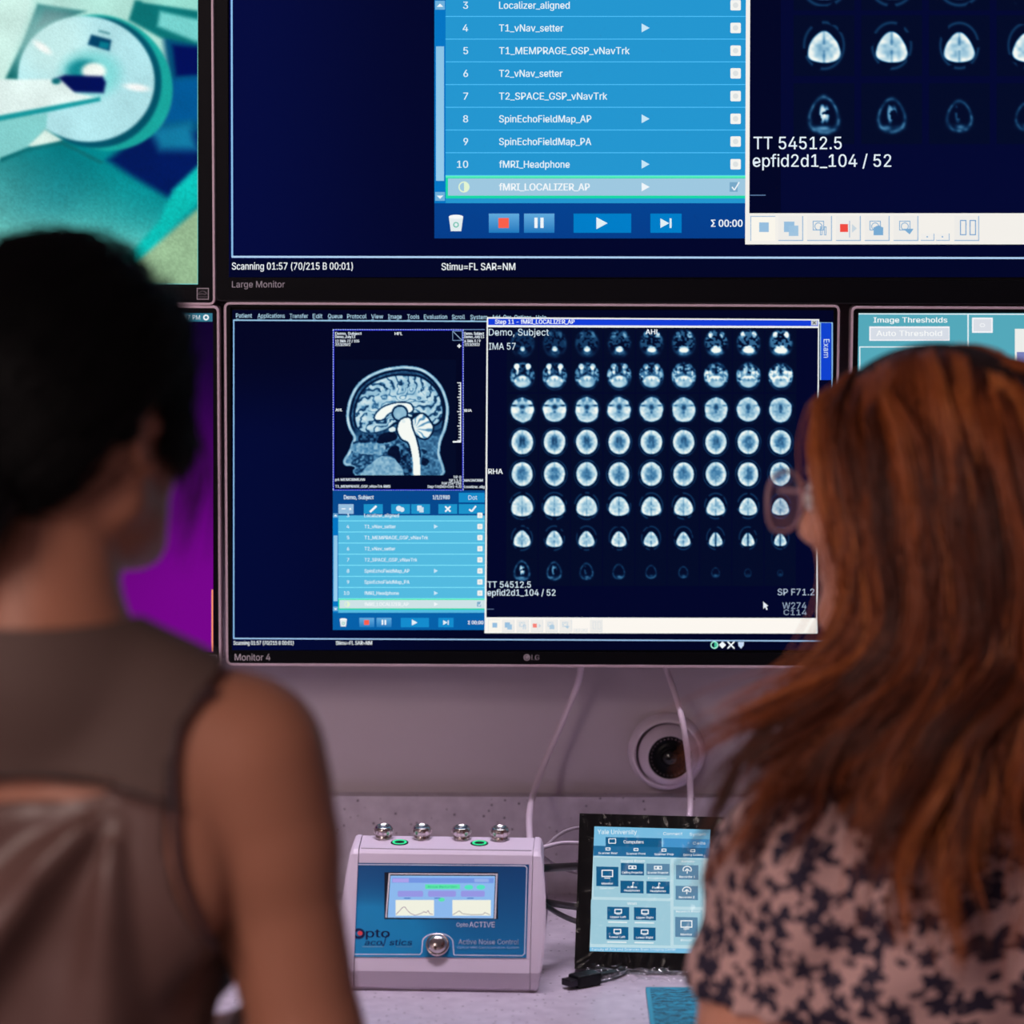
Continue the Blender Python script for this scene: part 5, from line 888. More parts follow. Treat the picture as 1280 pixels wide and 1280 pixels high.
class Human:
    """a standing figure; nb = base of the neck, yaw turns the trunk (0 faces the wall), hc / hyaw / hpitch place the head"""
    def __init__(s, nb, yaw, hc, hyaw, hpitch, arms, ears=True, h=.004, hs=1.0, width=1.0):
        s.nb = np.array(nb, float); s.R = rotz(-yaw); s.hc = np.array(hc, float); s.HR = rotz(-hyaw)@rotx(-hpitch); s.hs = hs; s.w = width
        pts = [s.B(-.28*width, 0, 0), s.B(.28*width, 0, 0)]+[p for a in arms for p in a[:3]]
        x = [p[0] for p in pts]; y = [p[1] for p in pts]
        s.F = Field((min(x)-.16, min(y+[nb[1]-.2])-.14, -.004), (max(x)+.16, max(max(y)+.24, nb[1]+.2), hc[2]+.15), h)
        s.T = Field(s.F.lo, s.F.lo+s.F.h*(s.F.n-1), .006)
        s.arms = arms
        for f in (s.F, s.T): s.trunk(f)
        s.legs(s.F); s.head(s.F, ears)
        for a in arms: s.arm(s.F, *a)
    def B(s, x, y, z): return s.nb+s.R@np.array([x*s.w, y, z])
    def H(s, x, y, z): return s.hc+s.HR@(np.array([x, y, z])*s.hs)
    def trunk(s, f):
        B, w = s.B, s.w; R = s.R
        f.cone(B(0, -.012, -.03), B(0, 0, .04), .062, .052, .03); f.ell(B(0, .015, -.17), (.138*w, .092, .175), R, .03)
        for x in (-1, 1):
            f.cone(B(0, -.012, -.014), B(x*.115, -.012, -.062), .047, .040, .035); f.cone(B(x*.09, -.01, -.06), B(x*.145, -.006, -.088), .045, .046, .03)
            f.ell(B(x*.08, -.052, -.155), (.062*w, .036, .085), R, .03); f.ell(B(x*.078, .088, -.235), (.060, .055, .058), R, .03); f.ell(B(x*.085, -.055, -.60), (.085, .08, .085), R, .04)
        f.ell(B(0, .005, -.37), (.118*w, .085, .16), R, .05); f.ell(B(0, .0, -.53), (.165*w, .108, .13), R, .05)
    def legs(s, f):
        B = s.B; z0 = s.nb[2]
        for x in (-1, 1):
            f.cone(B(x*.09, -.01, -.58), B(x*.085, .0, -.60-(z0-.62)*.45), .088, .056, .03); f.cone(B(x*.085, .0, -.60-(z0-.62)*.45), B(x*.085, -.02, -z0+.085), .054, .036, .02); f.ell(B(x*.085, -.03, -.60-(z0-.62)*.62), (.05, .052, .11), s.R, .02)
            f.cone(B(x*.085, -.035, -z0+.036), B(x*.095, .13, -z0+.026), .034, .022, .02); f.cone(B(x*.085, -.02, -z0+.1), B(x*.085, -.03, -z0+.04), .036, .036, .02)
    def head(s, f, ears):
        H, R, k = s.H, s.HR, s.hs
        e = lambda c, r, kk=.02, cut=False, rot=None: f.ell(H(*c), np.array(r)*k, R if rot is None else R@rot, kk, cut); c_ = lambda a, b, ra, rb, kk=.012, cut=False: f.cone(H(*a), H(*b), ra*k, rb*k, kk, cut)
        f.cone(s.B(0, -.008, -.01), H(0, -.022, -.055), .056, .050, .03)
        e((0, -.012, .032), (.074, .094, .083)); e((0, .036, -.03), (.060, .056, .085), .025); e((0, .034, -.078), (.048, .046, .034), .02); c_((0, .078, -.098), (0, .076, -.098), .017, .017, .02)
        for x in (-1, 1):
            c_((x*.052, .002, -.058), (x*.02, .070, -.097), .015, .015, .02); c_((x*.044, .058, -.022), (x*.046, .04, -.02), .021, .02, .02); c_((x*.05, .0, -.06), (x*.056, .0, -.01), .014, .014, .02)
        e((0, .078, .024), (.048, .015, .011), .02)
        for x in (-1, 1): e((x*.031, .098, .0), (.016, .014, .012), .014, True); e((x*.031, .080, .0), (.0125, .0125, .0125), .004)
        c_((0, .086, .014), (0, .108, -.030), .007, .0105, .014); 
        for x in (-1, 1): c_((x*.011, .097, -.034), (x*.010, .100, -.034), .0075, .0075, .008); c_((x*.004, .090, -.058), (x*.018, .083, -.062), .0055, .004, .006); c_((0, .088, -.070), (x*.016, .083, -.067), .0065, .0045, .006)
        c_((-.018, .0935, -.0645), (.018, .0935, -.0645), .0014, .0014, .003, True)
        if ears:
            for x in (-1, 1):
                rt = rotz(x*.5)@rotx(-.18)         # the back edge stands away from the skull
                e((x*.0765, -.008, -.006), (.0065, .0185, .032), .008, False, rt); e((x*.082, -.006, -.002), (.0045, .0115, .021), .005, True, rt); c_((x*.0745, .002, -.034), (x*.0745, .001, -.036), .0075, .007, .006); c_((x*.074, .008, -.006), (x*.0755, .007, -.010), .006, .005, .005)
                e((x*.0815, -.013, .002), (.0025, .003, .016), .004, False, rt)
    def arm(s, f, sh, el, wr, hand_dir, palm_n, side):
        sh, el, wr = (np.array(p, float) for p in (sh, el, wr)); m = sh+(el-sh)*.35
        f.cone(s.B(side*.10, 0, -.075), sh, .046, .050, .03); f.cone(sh, sh+(el-sh)*.25, .051, .050, .025); f.cone(sh+(el-sh)*.2, m, .050, .049, .02); f.cone(m, el, .0485, .040, .015); f.cone(el, el+(wr-el)*.3, .039, .037, .012); f.cone(el+(wr-el)*.3, wr, .037, .0245, .012)
        d = np.array(hand_dir, float); d /= np.linalg.norm(d); n = np.array(palm_n, float); n -= d*(n@d); n /= np.linalg.norm(n); u = np.cross(d, n)*side   # u points to the thumb
        f.cone(wr, wr+d*.02, .0235, .022, .01)
        for q in (-.024, -.008, .008, .024): f.cone(wr+d*.015+u*q*.6, wr+d*.085+u*q, .0135, .0105, .012)
        for q, L in ((.026, .070), (.0085, .079), (-.009, .073), (-.026, .057)):
            p = wr+d*.086+u*q; dd = d; 
            for j, fr in enumerate((.45, .30, .25)):
                a = .22+.30*j; dd = d*math.cos(a)+n*math.sin(a)+u*q*1.2; dd /= np.linalg.norm(dd); e = p+dd*L*fr; f.cone(p, e, .0088-.0008*j, .0080-.0008*j, .003); p = e
        p = wr+d*.028+u*.022+n*.006
        for L, du, r in ((.042, .75, .0125), (.032, .42, .0098), (.026, .25, .0085)):
            dd = d*.8+u*du+n*.28; dd /= np.linalg.norm(dd); e = p+dd*L; f.cone(p, e, r, r-.0018, .005); p = e
    def body(s, name, mat, parent):
        V, F = s.F.surface(); return link(name, mesh_of(name, V, F), mat, parent, smooth=True)
def hair_strands(name, parent, mat, paths, radius, taper=.35, tone=None):
    """paths: (strands, points, 3)"""
    n, m = paths.shape[:2]; hc = bpy.data.hair_curves.new(name); hc.add_curves([m]*n)
    off = ORIGIN[parent]; hc.attributes['position'].data.foreach_set('vector', (paths-off).astype(np.float32).ravel())
    r = hc.attributes.get('radius') or hc.attributes.new('radius', 'FLOAT', 'POINT')
    prof = radius*np.interp(np.linspace(0, 1, m), [0, .7, 1], [1, .9, taper]); r.data.foreach_set('value', np.tile(prof, n).astype(np.float32))
    ta = hc.attributes.new('tone', 'FLOAT', 'CURVE'); ta.data.foreach_set('value', (np.full(n, .3) if tone is None else tone).astype(np.float32))
    o = bpy.data.objects.new(name, hc); COL.objects.link(o); hc.materials.append(mat); o.parent = parent; ORIGIN[o] = off; return o
def hair_mat(name, cols, rough, spec=.35):
    m = new_mat(name, cols[0], rough, spec=spec); n, l, b = nodes(m); hi = n.new('ShaderNodeHairInfo'); rp = n.new('ShaderNodeValToRGB'); els = rp.color_ramp.elements
    while len(els) < len(cols): els.new(.5)
    for i, c in enumerate(cols): els[i].position = i/(len(cols)-1); els[i].color = (*c, 1)
    at = n.new('ShaderNodeAttribute'); at.attribute_name = 'tone'; ma = n.new('ShaderNodeMath'); ma.operation = 'MULTIPLY_ADD'; ma.inputs[1].default_value = .3; l.new(hi.outputs['Random'], ma.inputs[0]); l.new(at.outputs['Fac'], ma.inputs[2]); l.new(ma.outputs[0], rp.inputs[0]); l.new(rp.outputs[0], b.inputs['Base Color']); return m
def skin_mat(name, base, rough=.5):
    m = new_mat(name, base, rough, spec=.35); b = nodes(m)[2]; b.inputs['Subsurface Weight'].default_value = .08; b.inputs['Subsurface Radius'].default_value = (.012, .005, .003); b.inputs['Subsurface Scale'].default_value = .4
    add_noise_bump(m, 220, .08, .0008); return m
def garment(name, V, F, mat, parent, thick=.0018):
    o = link(name, mesh_of(name, V, F), mat, parent, smooth=True); md = o.modifiers.new('thickness', 'SOLIDIFY'); md.thickness = thick; md.offset = 1; return o
def box_hands(): pass

# ---- dark-haired person at the left
YL = -1.2; A_ = lambda px, py, Y=YL: on_y(px, py, Y)
nb = A_(42, 800); hc = A_(80, 512, YL+.025)
sh = A_(306, 946, YL+.0); el = A_(384, 1292, YL+.0)
shl = 2*nb[0]-sh[0]; ell_ = 2*nb[0]-el[0]
LW = Human(nb, 0.0, hc, math.radians(33), math.radians(4), [(sh, el, (el[0]-.07, YL+.235, el[2]-.075), (-.35, .9, -.25), (-.5, -.2, -.8), 1), ((shl, sh[1], sh[2]), (ell_, el[1], el[2]), (ell_+.07, YL+.235, el[2]-.075), (.35, .9, -.25), (.5, -.2, -.8), -1)], width=1.0)
pL = empty('person', (nb[0], YL, 0), 'person with tied black hair and brown sleeveless top seen from behind', 'person')
SKL = skin_mat('light_brown_skin', S(160, 106, 84)); bodyL = LW.body('body', SKL, pL)
# top: a shell around the trunk, cut at collar, armholes and the opening below the yoke
V, Q = LW.T.surface(.008)
bx = on_y(np.array([285, 262, 240, 222, 213, 210, 213, 224, 246, 275, 300, 330.]), np.array([833, 858, 884, 915, 950, 1000, 1060, 1110, 1155, 1190, 1205, 1215.]), YL-.07)
def armhole(P):
    x = np.abs(P[:, 0]-nb[0]); z = P[:, 2]; xe = np.interp(-z, -bx[:, 2], bx[:, 0]-nb[0], right=1.0); return np.where(z > bx[-1, 2], xe-x, 1.0)
back = P_ = None
zc = A_(60, 787, YL-.07)[2]
CXO = nb[0]-.045
def yoke_line(x): return np.interp(np.abs(x-CXO), [0, .075, .105, .130, .155], A_(0, 0, YL-.09)[2]+(np.array([on_y(40, v, YL-.09)[2] for v in (974, 972, 978, 990, 1003)])-A_(0, 0, YL-.09)[2]))
def band_line(x): return np.interp(np.abs(x-CXO), [0, .075, .1, .12], [on_y(40, v, YL-.09)[2] for v in (1009, 1004, 994, 982)])
def top_fields(V):
    x, y, z = V.T; bk = y < YL-.02
    col_ = (zc-z)+np.where(bk, 0, -(y-YL+.02)*.55); hem = z-(nb[2]-.62)
    hole = np.where(bk & (np.abs(x-CXO) < .120), np.maximum(z-yoke_line(x), band_line(x)-z), 1.0)
    return np.minimum.reduce([col_, armhole(V), hem, hole])
S_ = top_fields(V); gN = LW.T.grad(V)
def top_shape(V, gN):
    x, y, z = V.T; bk = sst(YL+.02, YL-.04, y); X = np.abs(x-CXO); zy = yoke_line(x); low = sst(zy-.001, zy-.010, z)*bk
    px_, pz_ = .112, on_y(40, 996, YL-.09)[2]; an = np.arctan2(pz_-z, px_-X); rr = np.hypot(px_-X, pz_-z)     # gathers fan out of the yoke's corner
    fan = (sst(.15, .4, an)*sst(1.75, 1.35, an))*sst(.0, .04, rr)*sst(.40, .14, rr)
    fold = np.cos((an-.80)*8.2)*.5+.5; d = low*(fan*(.032*fold**1.6)-.007); d = d+.0025*bk*(1-low)
    d = d+.0012*np.sin(z*70+x*25)*low+.002*np.sin(x*48+z*20)*sst(nb[2]-.15, nb[2]-.3, z)
    return V+gN*d[:, None]
V2, F2 = clip(top_shape(V, gN), Q, S_)
TOPM = new_mat('brown_woven_cloth', S(84, 66, 61), .7, spec=.25); SATIN = new_mat('brown_satin_cloth', S(94, 68, 63), .44, spec=.5); add_noise_bump(TOPM, 900, .25, .0006)
topL = garment('sleeveless_top', V2, F2, [TOPM, SATIN], pL); fc_ = V2[F2].mean(1); topL.data.polygons.foreach_set('material_index', ((fc_[:, 2] < yoke_line(fc_[:, 0])) & (fc_[:, 1] < YL-.02)).astype(np.int32))
def loop_tube(parent, name, pts, r, mat): b = MB(); b.tube(pts, r, 8); return b.build(name, mat, parent)
BIND = new_mat('dark_binding', S(58, 38, 44), .6)
def on_shell(P, iso, f): 
    P = np.array(P, float)
    for _ in range(12): P = P-f.grad(P)*(f.at(P)-iso)[:, None]
    return P
ap = np.array([(q[0], YL-.07, q[2]) for q in bx[:-2]]); ap = np.array(spline(ap, 4)); ap = on_shell(ap, .0095, LW.T); loop_tube(topL, 'armhole_binding', ap, .0028, BIND)
apm = ap.copy(); apm[:, 0] = 2*nb[0]-apm[:, 0]; loop_tube(topL, 'armhole_binding', apm, .0028, BIND)
xs = np.linspace(-.122, .115, 40)+nb[0]; yp = on_shell(np.stack([xs, np.full(40, YL-.10), yoke_line(xs)], 1), .0105, LW.T); loop_tube(topL, 'yoke_edge', yp, .0016, new_mat('dark_hem', S(30, 24, 26), .7))
V, Q = LW.F.surface(.006); V2, F2 = clip(V, Q, np.minimum.reduce([(nb[2]-.50)-V[:, 2], V[:, 2]-.09, .19-np.abs(V[:, 0]-nb[0])])); garment('trousers', V2, F2, new_mat('dark_trousers', S(34, 34, 40), .8), pL)
V, Q = LW.F.surface(.004); V2, F2 = clip(V, Q, .085-V[:, 2]); garment('shoes', V2, F2, new_mat('dark_shoes', S(24, 22, 24), .5), pL)

def scalp(Hm, n, seed, hairline, iso=.0):
    """n roots on the head's hair-bearing skin, in head coordinates and in the room"""
    rg = np.random.default_rng(seed); d = rg.normal(size=(n*3, 3)); d /= np.linalg.norm(d, axis=1, keepdims=True); c = np.array([0, -.012, .02]); r = np.array([.076, .096, .092])
    q = c+d*r; q = q[hairline(q)][:n]; W = Hm.hc+(q*Hm.hs)@Hm.HR.T
    for _ in range(6): W = W-Hm.F.grad(W)*(Hm.F.at(W)-iso)[:, None]
    return q, W
def hairline(q, nape=-.085, front=.078):
    x, y, z = q.T; az = np.degrees(np.arctan2(np.abs(x), y)); lim = np.interp(az, [0, 30, 50, 70, 84, 96, 118, 140, 180], [.070, .066, .052, .018, -.006, .004, -.042, -.068, nape]); return z > lim
def hair_cap(Hm, name, mat, parent, iso, soft=0.0):
    f = Hm.F; V, Q = f.surface(iso); q = (V-Hm.hc)@Hm.HR/Hm.hs; x, y, z = q.T; az = np.degrees(np.arctan2(np.abs(x), y)); lim = np.interp(az, [0, 30, 50, 70, 84, 96, 118, 140, 180], [.070, .066, .052, .018, -.006, .004, -.028, -.052, -.065])
    s_ = np.minimum(z-lim+soft, .13-np.linalg.norm(q-np.array([0, -.012, .02]), axis=1)); ear = np.hypot((y+.008)/.021, (z+.006)/.036); s_ = np.minimum(s_, np.where(np.abs(x) > .064, (ear-1)*.03, 1)); V2, F2 = clip(V, Q, s_)
    return link(name, mesh_of(name, V2, F2), mat, parent, smooth=True)
BLACK = hair_mat('black_hair', [(.0018, .0016, .002), (.003, .0025, .003), (.005, .004, .0045)], .45, .14)
hp = LW; bun = np.array([.0, -.118, -.058])
capL = hair_cap(LW, 'hair', BLACK, pL, .007); capL['label'] = 'black hair tied back'
qr, W = scalp(LW, 5200, 11, hairline, .006)
m = 16; paths = np.zeros((len(qr), m, 3)); P = qr.copy(); c0 = np.array([0, -.012, .02]); lay = RNG.uniform(.003, .017, len(qr))*np.interp(qr[:, 2], [-.06, .03, .08, .112], [.6, 1, .7, .15]); end = bun+RNG.normal(size=(len(qr), 3))*np.array([.016, .012, .016])
for j in range(m):                               # each hair hugs the skull on its way to the knot
    t = j/(m-1); s_ = t**1.15; D0 = P-c0; D1 = end-c0; mixd = D0*(1-s_)+D1*s_; r0 = np.linalg.norm(D0/np.array([.076, .096, .092]), axis=1); r1 = np.linalg.norm(D1/np.array([.076, .096, .092]), axis=1)
    u_ = mixd/np.linalg.norm(mixd/np.array([.076, .096, .092]), axis=1, keepdims=True); rr = r0*(1-s_)+np.maximum(r1, 1.0)*s_; rr = np.where(s_ < .8, np.minimum(rr, 1.05+.2*s_), rr); lift = 1+lay/.085*np.minimum(1, 4*t+.25)
    paths[:, j] = c0+u_*(rr*lift)[:, None]
over = ((np.abs(paths[..., 0]) > .055) & (paths[..., 1] > -.032) & (paths[..., 1] < .016) & (paths[..., 2] < .014) & (paths[..., 0] > 0)).any(1); paths = paths[~over]
paths = hp.hc+paths@hp.HR.T; hair_strands('hair_strands', capL, BLACK, paths, .00055)
b = bmesh.new(); bmesh.ops.create_icosphere(b, subdivisions=4, radius=1.0); B_ = MB()
for v in b.verts:
    p = v.co; s_ = 1+.04*math.sin(9*math.atan2(p.z, p.x)+5*p.y); v.co = Vector(LW.H(*(bun+np.array([p.x*.052*s_, p.y*.038*s_-.006, p.z*.050*s_]))))
B_.add(b, smooth=True); B_.build('hair_knot', BLACK, capL)
fg = np.random.default_rng(8); nf = 1500; fp = np.zeros((nf, 14, 3))           # side fringe hanging over the right temple
for k in range(nf):
    u_ = fg.random(); a = np.array([.030+.036*u_, .080-.052*u_, .078-.040*u_])+fg.normal(size=3)*.004; e_ = np.array([.056+.018*u_, .066-.050*u_, -.030+.018*u_+fg.normal()*.010])+fg.normal(size=3)*.0035; md = np.array([.060+.018*u_, .076-.050*u_, .040-.01*u_])+fg.normal(size=3)*.004
    for j in range(14): t = j/13; fp[k, j] = a*(1-t)**2+2*md*t*(1-t)+e_*t*t
flat = (LW.hc+fp@LW.HR.T).reshape(-1, 3); flat = flat+LW.F.grad(flat)*np.maximum(0, .004-LW.F.at(flat))[:, None]; hair_strands('fringe', capL, BLACK, flat.reshape(nf, 14, 3), .0006)
wr_ = np.random.default_rng(5); nw = 46; wp = np.zeros((nw, 14, 3))          # loose wisps before the ear and at the nape
for k in range(nw):
    if k < 26: a = np.array([.066+wr_.normal()*.003, .034+wr_.normal()*.012, .02+wr_.normal()*.012]); dv = np.array([.010+wr_.normal()*.006, .012+wr_.normal()*.008, -.085-wr_.random()*.05])
    else: a = np.array([wr_.uniform(-.03, .055), -.082+wr_.normal()*.004, -.05+wr_.normal()*.008]); dv = np.array([wr_.normal()*.012, -.006, -.05-wr_.random()*.04])
    for j in range(14): t = j/13; wp[k, j] = a+dv*t+np.array([.012, .010, 0])*math.sin(math.pi*t)*(1 if k < 26 else 0)
hair_strands('loose_wisps', capL, BLACK, LW.hc+wp@LW.HR.T, .0004)

# ---- red-haired person at the right
YR_ = -.86; A2 = lambda px, py, Y=YR_: on_y(px, py, Y)
nb2 = A2(1196, 935); hc2 = A2(1158, 623, YR_+.03); yaw2 = math.radians(-26)
rs = rotz(-yaw2)
def armR(side, wrist):
    s0 = nb2+rs@np.array([side*.148, .0, -.092]); e0 = s0+rs@np.array([side*.052, .03, -.25]); return (s0, e0, wrist, (0, 1, -.22), (0, -.15, -1), side)
RW = Human(nb2, yaw2, hc2, math.radians(-56), math.radians(2), [armR(-1, (nb2[0]-.09, -.665, CZ+.075)), armR(1, (nb2[0]+.12, -.64, CZ+.075))], hs=1.0, width=.98)
pR = empty('person', (nb2[0], YR_, 0), 'person with long wavy red hair, glasses and floral blouse seen from behind', 'person')
SKR = skin_mat('fair_skin', S(226, 160, 136)); RW.body('body', SKR, pR)
# blouse
G = Field(RW.T.lo, RW.T.lo+RW.T.h*(RW.T.n-1), .006); RW.trunk(G)
for (s0, e0, w0, *_r) in RW.arms: G.cone(RW.B(_r[2]*.10, 0, -.075), s0, .046, .051, .03); G.cone(s0, s0+(e0-s0)*.95, .052, .047, .03)
V, Q = G.surface(.010); sv = np.ones(len(V))
for (s0, e0, w0, *_r) in RW.arms:
    d = (e0-s0)/np.linalg.norm(e0-s0); t = (V-s0)@d; rad = np.linalg.norm(V-s0-t[:, None]*d, axis=1); sv = np.where((rad < .085) & (t > .1), np.minimum(sv, (.055 if _r[2] < 0 else .12)-t), sv)
sv = np.minimum.reduce([sv, (nb2[2]+.0)-V[:, 2]+(V[:, 1]-YR_)*-.5, V[:, 2]-(nb2[2]-.62)]); gN = G.grad(V); V = V+gN*(.0025*np.sin(V[:, 0]*60+V[:, 2]*35)+.002*np.sin(V[:, 2]*90-V[:, 0]*40))[:, None]
V2, F2 = clip(V, Q, sv)
FLO = new_mat('floral_cloth', S(190, 152, 150), .75); n, l, bb = nodes(FLO); tc = n.new('ShaderNodeTexCoord'); sp = n.new('ShaderNodeSeparateXYZ'); l.new(tc.outputs['Object'], sp.inputs[0])
def mth(op, *a):
    q = n.new('ShaderNodeMath'); q.operation = op
    for i, v in enumerate(a):
        if isinstance(v, (int, float)): q.inputs[i].default_value = v
        else: l.new(v, q.inputs[i])
    return q.outputs[0]
uu = mth('SUBTRACT', sp.outputs[0], mth('MULTIPLY', sp.outputs[1], .8)); cb = n.new('ShaderNodeCombineXYZ'); l.new(uu, cb.inputs[0]); l.new(sp.outputs[2], cb.inputs[1])
def flowers(scale, rmin, rvar, petals, wob, keep, shift):
    vo = n.new('ShaderNodeTexVoronoi'); vo.voronoi_dimensions = '2D'; vo.inputs['Scale'].default_value = scale; vo.inputs['Randomness'].default_value = 1.0
    ad = n.new('ShaderNodeVectorMath'); ad.operation = 'ADD'; ad.inputs[1].default_value = (shift, shift*1.7, 0); l.new(cb.outputs[0], ad.inputs[0]); l.new(ad.outputs[0], vo.inputs['Vector'])
    df = n.new('ShaderNodeVectorMath'); df.operation = 'SUBTRACT'; l.new(ad.outputs[0], df.inputs[0]); l.new(vo.outputs['Position'], df.inputs[1]); ds = n.new('ShaderNodeSeparateXYZ'); l.new(df.outputs[0], ds.inputs[0])
    sc = n.new('ShaderNodeSeparateColor'); l.new(vo.outputs['Color'], sc.inputs[0]); an = mth('ARCTAN2', ds.outputs[1], ds.outputs[0]); pet = mth('COSINE', mth('ADD', mth('MULTIPLY', an, petals), mth('MULTIPLY', sc.outputs[0], 6.28)))
    no = n.new('ShaderNodeTexNoise'); no.inputs['Scale'].default_value = scale*2.2; l.new(cb.outputs[0], no.inputs['Vector'])
    r = mth('MULTIPLY', mth('ADD', mth('MULTIPLY', pet, wob), mth('ADD', 1-wob, mth('MULTIPLY', mth('SUBTRACT', no.outputs[0], .5), .9))), mth('ADD', rmin, mth('MULTIPLY', sc.outputs[1], rvar)))
    return mth('MULTIPLY', mth('LESS_THAN', vo.outputs['Distance'], r), mth('GREATER_THAN', sc.outputs[2], 1-keep))
big = flowers(40, .36, .16, 5, .24, .86, 0.0); sm = flowers(74, .26, .22, 2, .3, .45, 3.1); tiny = flowers(50, .34, .2, 3, .26, .5, 7.7); mxm = mth('MAXIMUM', mth('MAXIMUM', big, sm), tiny)
rp = n.new('ShaderNodeMix'); rp.data_type = 'RGBA'; rp.inputs['A'].default_value = (*S(208, 168, 164), 1); rp.inputs['B'].default_value = (*S(40, 32, 56), 1); l.new(mxm, rp.inputs['Factor']); l.new(rp.outputs['Result'], bb.inputs['Base Color'])
blouse = garment('floral_blouse', V2, F2, FLO, pR)
V, Q = RW.F.surface(.006); V2, F2 = clip(V, Q, np.minimum.reduce([(nb2[2]-.50)-V[:, 2], V[:, 2]-.09, .19-np.abs((V-nb2)@rs[:, 0])])); garment('trousers', V2, F2, new_mat('blue_trousers', S(40, 44, 66), .85), pR)
V, Q = RW.F.surface(.004); V2, F2 = clip(V, Q, .085-V[:, 2]); garment('shoes', V2, F2, new_mat('brown_shoes', S(60, 44, 36), .5), pR)
# hair: strands grow from the scalp, are combed off a parting and fall over shoulders and back
REDS = [S(74, 26, 14), S(120, 50, 24), S(150, 68, 32), S(186, 96, 48)]
RED = hair_mat('auburn_hair', [S(46, 19, 12), S(104, 48, 25), S(164, 84, 42), S(222, 134, 72)], .40, .4)
CAPM = new_mat('auburn_hair_base', S(36, 14, 10), .7)
capR = hair_cap(RW, 'hair', CAPM, pR, .010, .0); capR['label'] = 'long wavy red hair'
class Blend:                                      # distance to the dressed figure
    def at(s, P): return np.minimum(RW.F.at(P), G.at(P)-.012)
    def grad(s, P, e=.006):
        g = np.stack([s.at(P+np.eye(3)[k]*e)-s.at(P-np.eye(3)[k]*e) for k in range(3)], 1); return g/(np.linalg.norm(g, axis=1, keepdims=True)+1e-9)
BF = Blend()
def hl2(q): x, y, z = q.T; az = np.degrees(np.arctan2(np.abs(x), y)); return z > np.interp(az, [0, 30, 50, 70, 84, 96, 118, 140, 180], [.070, .066, .056, .036, .016, .0, -.028, -.052, -.06])
ZON = on_y(0, 690, YR_)[2]
def grow(q, W, n, step, layer, rg, fall):
    N = len(W); P = W.copy(); out = np.zeros((N, n, 3)); part = np.sign(q[:, 0]+.0001*rg.normal(size=N)); side = RW.HR@np.array([1, 0, 0]); bk = RW.HR@np.array([0, -1, 0])
    d = BF.grad(P)*.18+side*part[:, None]*.75+bk*.35; d /= np.linalg.norm(d, axis=1, keepdims=True)
    for j in range(n):
        out[:, j] = P; t = j/(n-1); g = np.array([0, 0, -1.0])+bk*((.34+.55*np.clip(q[:, 1:2]/.07, 0, 1))*(1-t)**2)
        if j > 0: d = d*.66+g*.34+fall*(.12*sst(ZON, ZON-.08, P[:, 2])*(1-.8*sst(ZON-.10, ZON-.17, P[:, 2])))[:, None]; d /= np.linalg.norm(d, axis=1, keepdims=True)
        P = P+d*step[:, None]; want = layer*min(1, .35+j*.15)
        for _ in range(2):
            dist = BF.at(P); push = np.maximum(0, want-dist); P = P+BF.grad(P)*push[:, None]
    return out
NS, NG, NP = 15000, 330, 34
rg = np.random.default_rng(21); qg, Wg = scalp(RW, NG, 31, hl2, .004)
ends = on_y(0, 1030, YR_)[2]-np.where(rg.random(NG) < .25, rg.uniform(.02, .13, NG), rg.uniform(-.05, .03, NG)); lenr = np.maximum(.22, (Wg[:, 2]-ends)*1.10+.012); fallg = rg.normal(size=(NG, 3))*np.array([.8, .5, 0]); lf = sst(-.05, .05, qg[:, 1])*(qg[:, 0] < .01)+.45*(qg[:, 0] < -.03); fallg[:, 0] -= np.clip(lf, 0, 1)*rg.uniform(1.8, 6.4, NG); fallg[:, 1] -= np.clip(lf, 0, 1)*.6; guide = grow(qg, Wg, NP, lenr/NP, rg.uniform(.010, .040, NG)*np.interp(qg[:, 1], [.0, .05], [1, .62]), rg, fallg)
ph = rg.uniform(0, 6.28, NG); amp = rg.uniform(.004, .011, NG); wl = rg.uniform(.10, .17, NG); sfr = np.linspace(0, 1, NP)[None]*lenr[:, None]
wave = np.sin(2*math.pi*sfr/wl[:, None]+ph[:, None])*amp[:, None]*sst(.06, .3, sfr); wav2 = np.cos(2*math.pi*sfr/wl[:, None]+ph[:, None])*amp[:, None]*sst(.06, .3, sfr)
guide[..., 0] += wave; guide[..., 1] += wav2*.7
qs, Ws = scalp(RW, NS, 41, hl2, .004); dm = np.linalg.norm(qs[:, None]-qg[None], axis=2); ni = dm.argmin(1)
offs = Ws-guide[ni, 0]; tt_ = np.linspace(0, 1, NP)[None, :, None]; scat = rg.normal(size=(NS, 1, 3))*np.array([.0062, .0062, .004]); paths = guide[ni]+offs[:, None]*(1-sst(0, .35, tt_))+scat*sst(.0, .4, tt_)*(1-.45*tt_)
fly = rg.random(NS) < .07; paths[fly] += (rg.normal(size=(fly.sum(), 1, 3))*np.array([.022, .016, .01]))*sst(.05, .9, tt_)
fr_ = rg.uniform(.72, 1.0, NS); tj = np.linspace(0, 1, NP); ii = np.clip(fr_[:, None]*tj[None]*(NP-1), 0, NP-1.001); i0 = ii.astype(int); w_ = (ii-i0)[..., None]; ar_ = np.arange(NS)[:, None]; paths = paths[ar_, i0]*(1-w_)+paths[ar_, i0+1]*w_
shp = paths.shape; flat = paths.reshape(-1, 3); dist = BF.at(flat); flat = flat+BF.grad(flat)*np.maximum(0, .004-dist)[:, None]; paths = flat.reshape(shp)
hair_strands('hair_strands', capR, RED, paths, .00052, tone=np.clip(rg.beta(1.3, 1.7, NG)*.75, 0, 1)[ni])
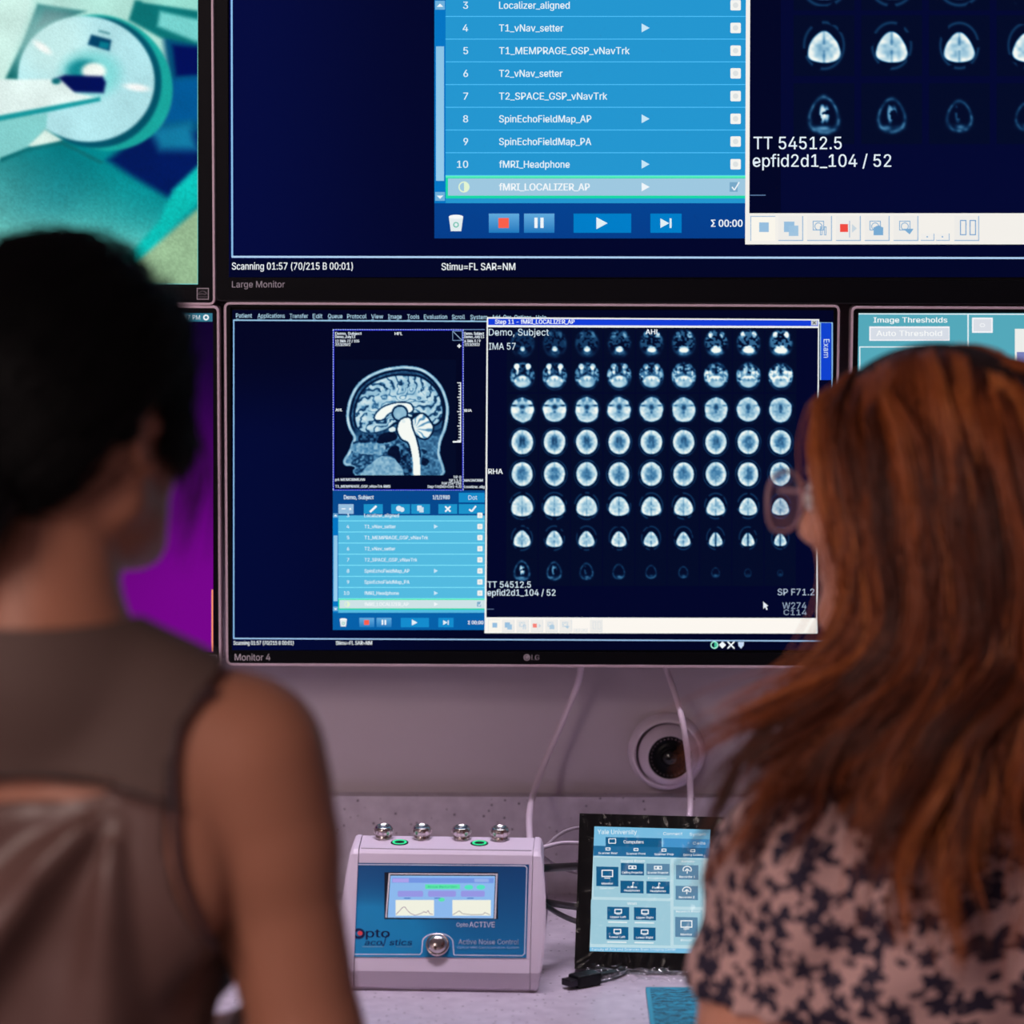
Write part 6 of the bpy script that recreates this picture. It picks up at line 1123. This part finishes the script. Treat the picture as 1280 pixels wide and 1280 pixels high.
# glasses
gl_ = bpy.data.materials.new('spectacle_lens'); gl_.use_nodes = True; n, l = gl_.node_tree.nodes, gl_.node_tree.links
for q in list(n): n.remove(q)
out = n.new('ShaderNodeOutputMaterial'); mx = n.new('ShaderNodeMixShader'); mx.inputs[0].default_value = .16; tp = n.new('ShaderNodeBsdfTransparent'); tp.inputs[0].default_value = (.86, .88, .95, 1); gg = n.new('ShaderNodeBsdfGlossy'); gg.inputs['Roughness'].default_value = .02; l.new(tp.outputs[0], mx.inputs[1]); l.new(gg.outputs[0], mx.inputs[2]); l.new(mx.outputs[0], out.inputs[0])
FRM = new_mat('clear_pink_frame', S(196, 150, 158), .25); nodes(FRM)[2].inputs['Transmission Weight'].default_value = .35
b = MB(); lens = []
for x in (-1, 1):
    c_ = np.array([x*.034, .112, -.004]); pts = [RW.H(c_[0]+.0275*math.copysign(abs(math.cos(a))**.8, math.cos(a)), c_[1]-abs(x*.0275*math.cos(a)+x*c_[0]-.034)*0-.10*(abs(c_[0]+.0275*math.cos(a))-.01)**2*3, c_[2]+.0245*math.copysign(abs(math.sin(a))**.8, math.sin(a))) for a in np.linspace(0, 2*math.pi, 32, endpoint=False)]
    b.tube(pts, .0017, 8, True); lens.append(pts); b.tube(spline([RW.H(x*.061, .100, .008), RW.H(x*.071, .085, .010), RW.H(x*.078, .03, .010), RW.H(x*.080, -.005, .008), RW.H(x*.078, -.02, -.012)], 6), .0018)
b.tube(spline([RW.H(-.007, .113, .004), RW.H(0, .115, .008), RW.H(.007, .113, .004)], 5), .0018); gs = b.build('eyeglasses', FRM, pR)
for pts in lens:
    b = MB(); ctr_ = np.mean(pts, 0); b.faces(list(pts)+[ctr_], [(i, (i+1) % 32, 32) for i in range(32)]); b.build('lens', gl_, gs)
for Hm, par in ((LW, pL), (RW, pR)):
    for x in (-1, 1):
        b = MB(); c_ = Hm.H(x*.031, .0805, 0); m_ = Matrix.Translation(Vector(c_)) @ Matrix(Hm.HR.tolist()).to_4x4() @ Matrix.Rotation(-math.pi/2, 4, 'X'); r_ = .0135
        b.mi = 0; b.lathe([(r_*math.sin(a), r_*math.cos(a)) for a in np.linspace(math.radians(26), math.radians(100), 10)], m_, 24); b.mi = 1; b.lathe([(r_*math.sin(a), r_*math.cos(a)) for a in np.linspace(0.001, math.radians(26), 6)], m_, 24)
        b.build('eye', [EYEW, EYEI] if 'EYEW' in globals() else [globals().setdefault('EYEW', new_mat('eye_white', S(225, 220, 216), .2)), globals().setdefault('EYEI', new_mat('dark_iris', S(40, 26, 20), .15))], par)
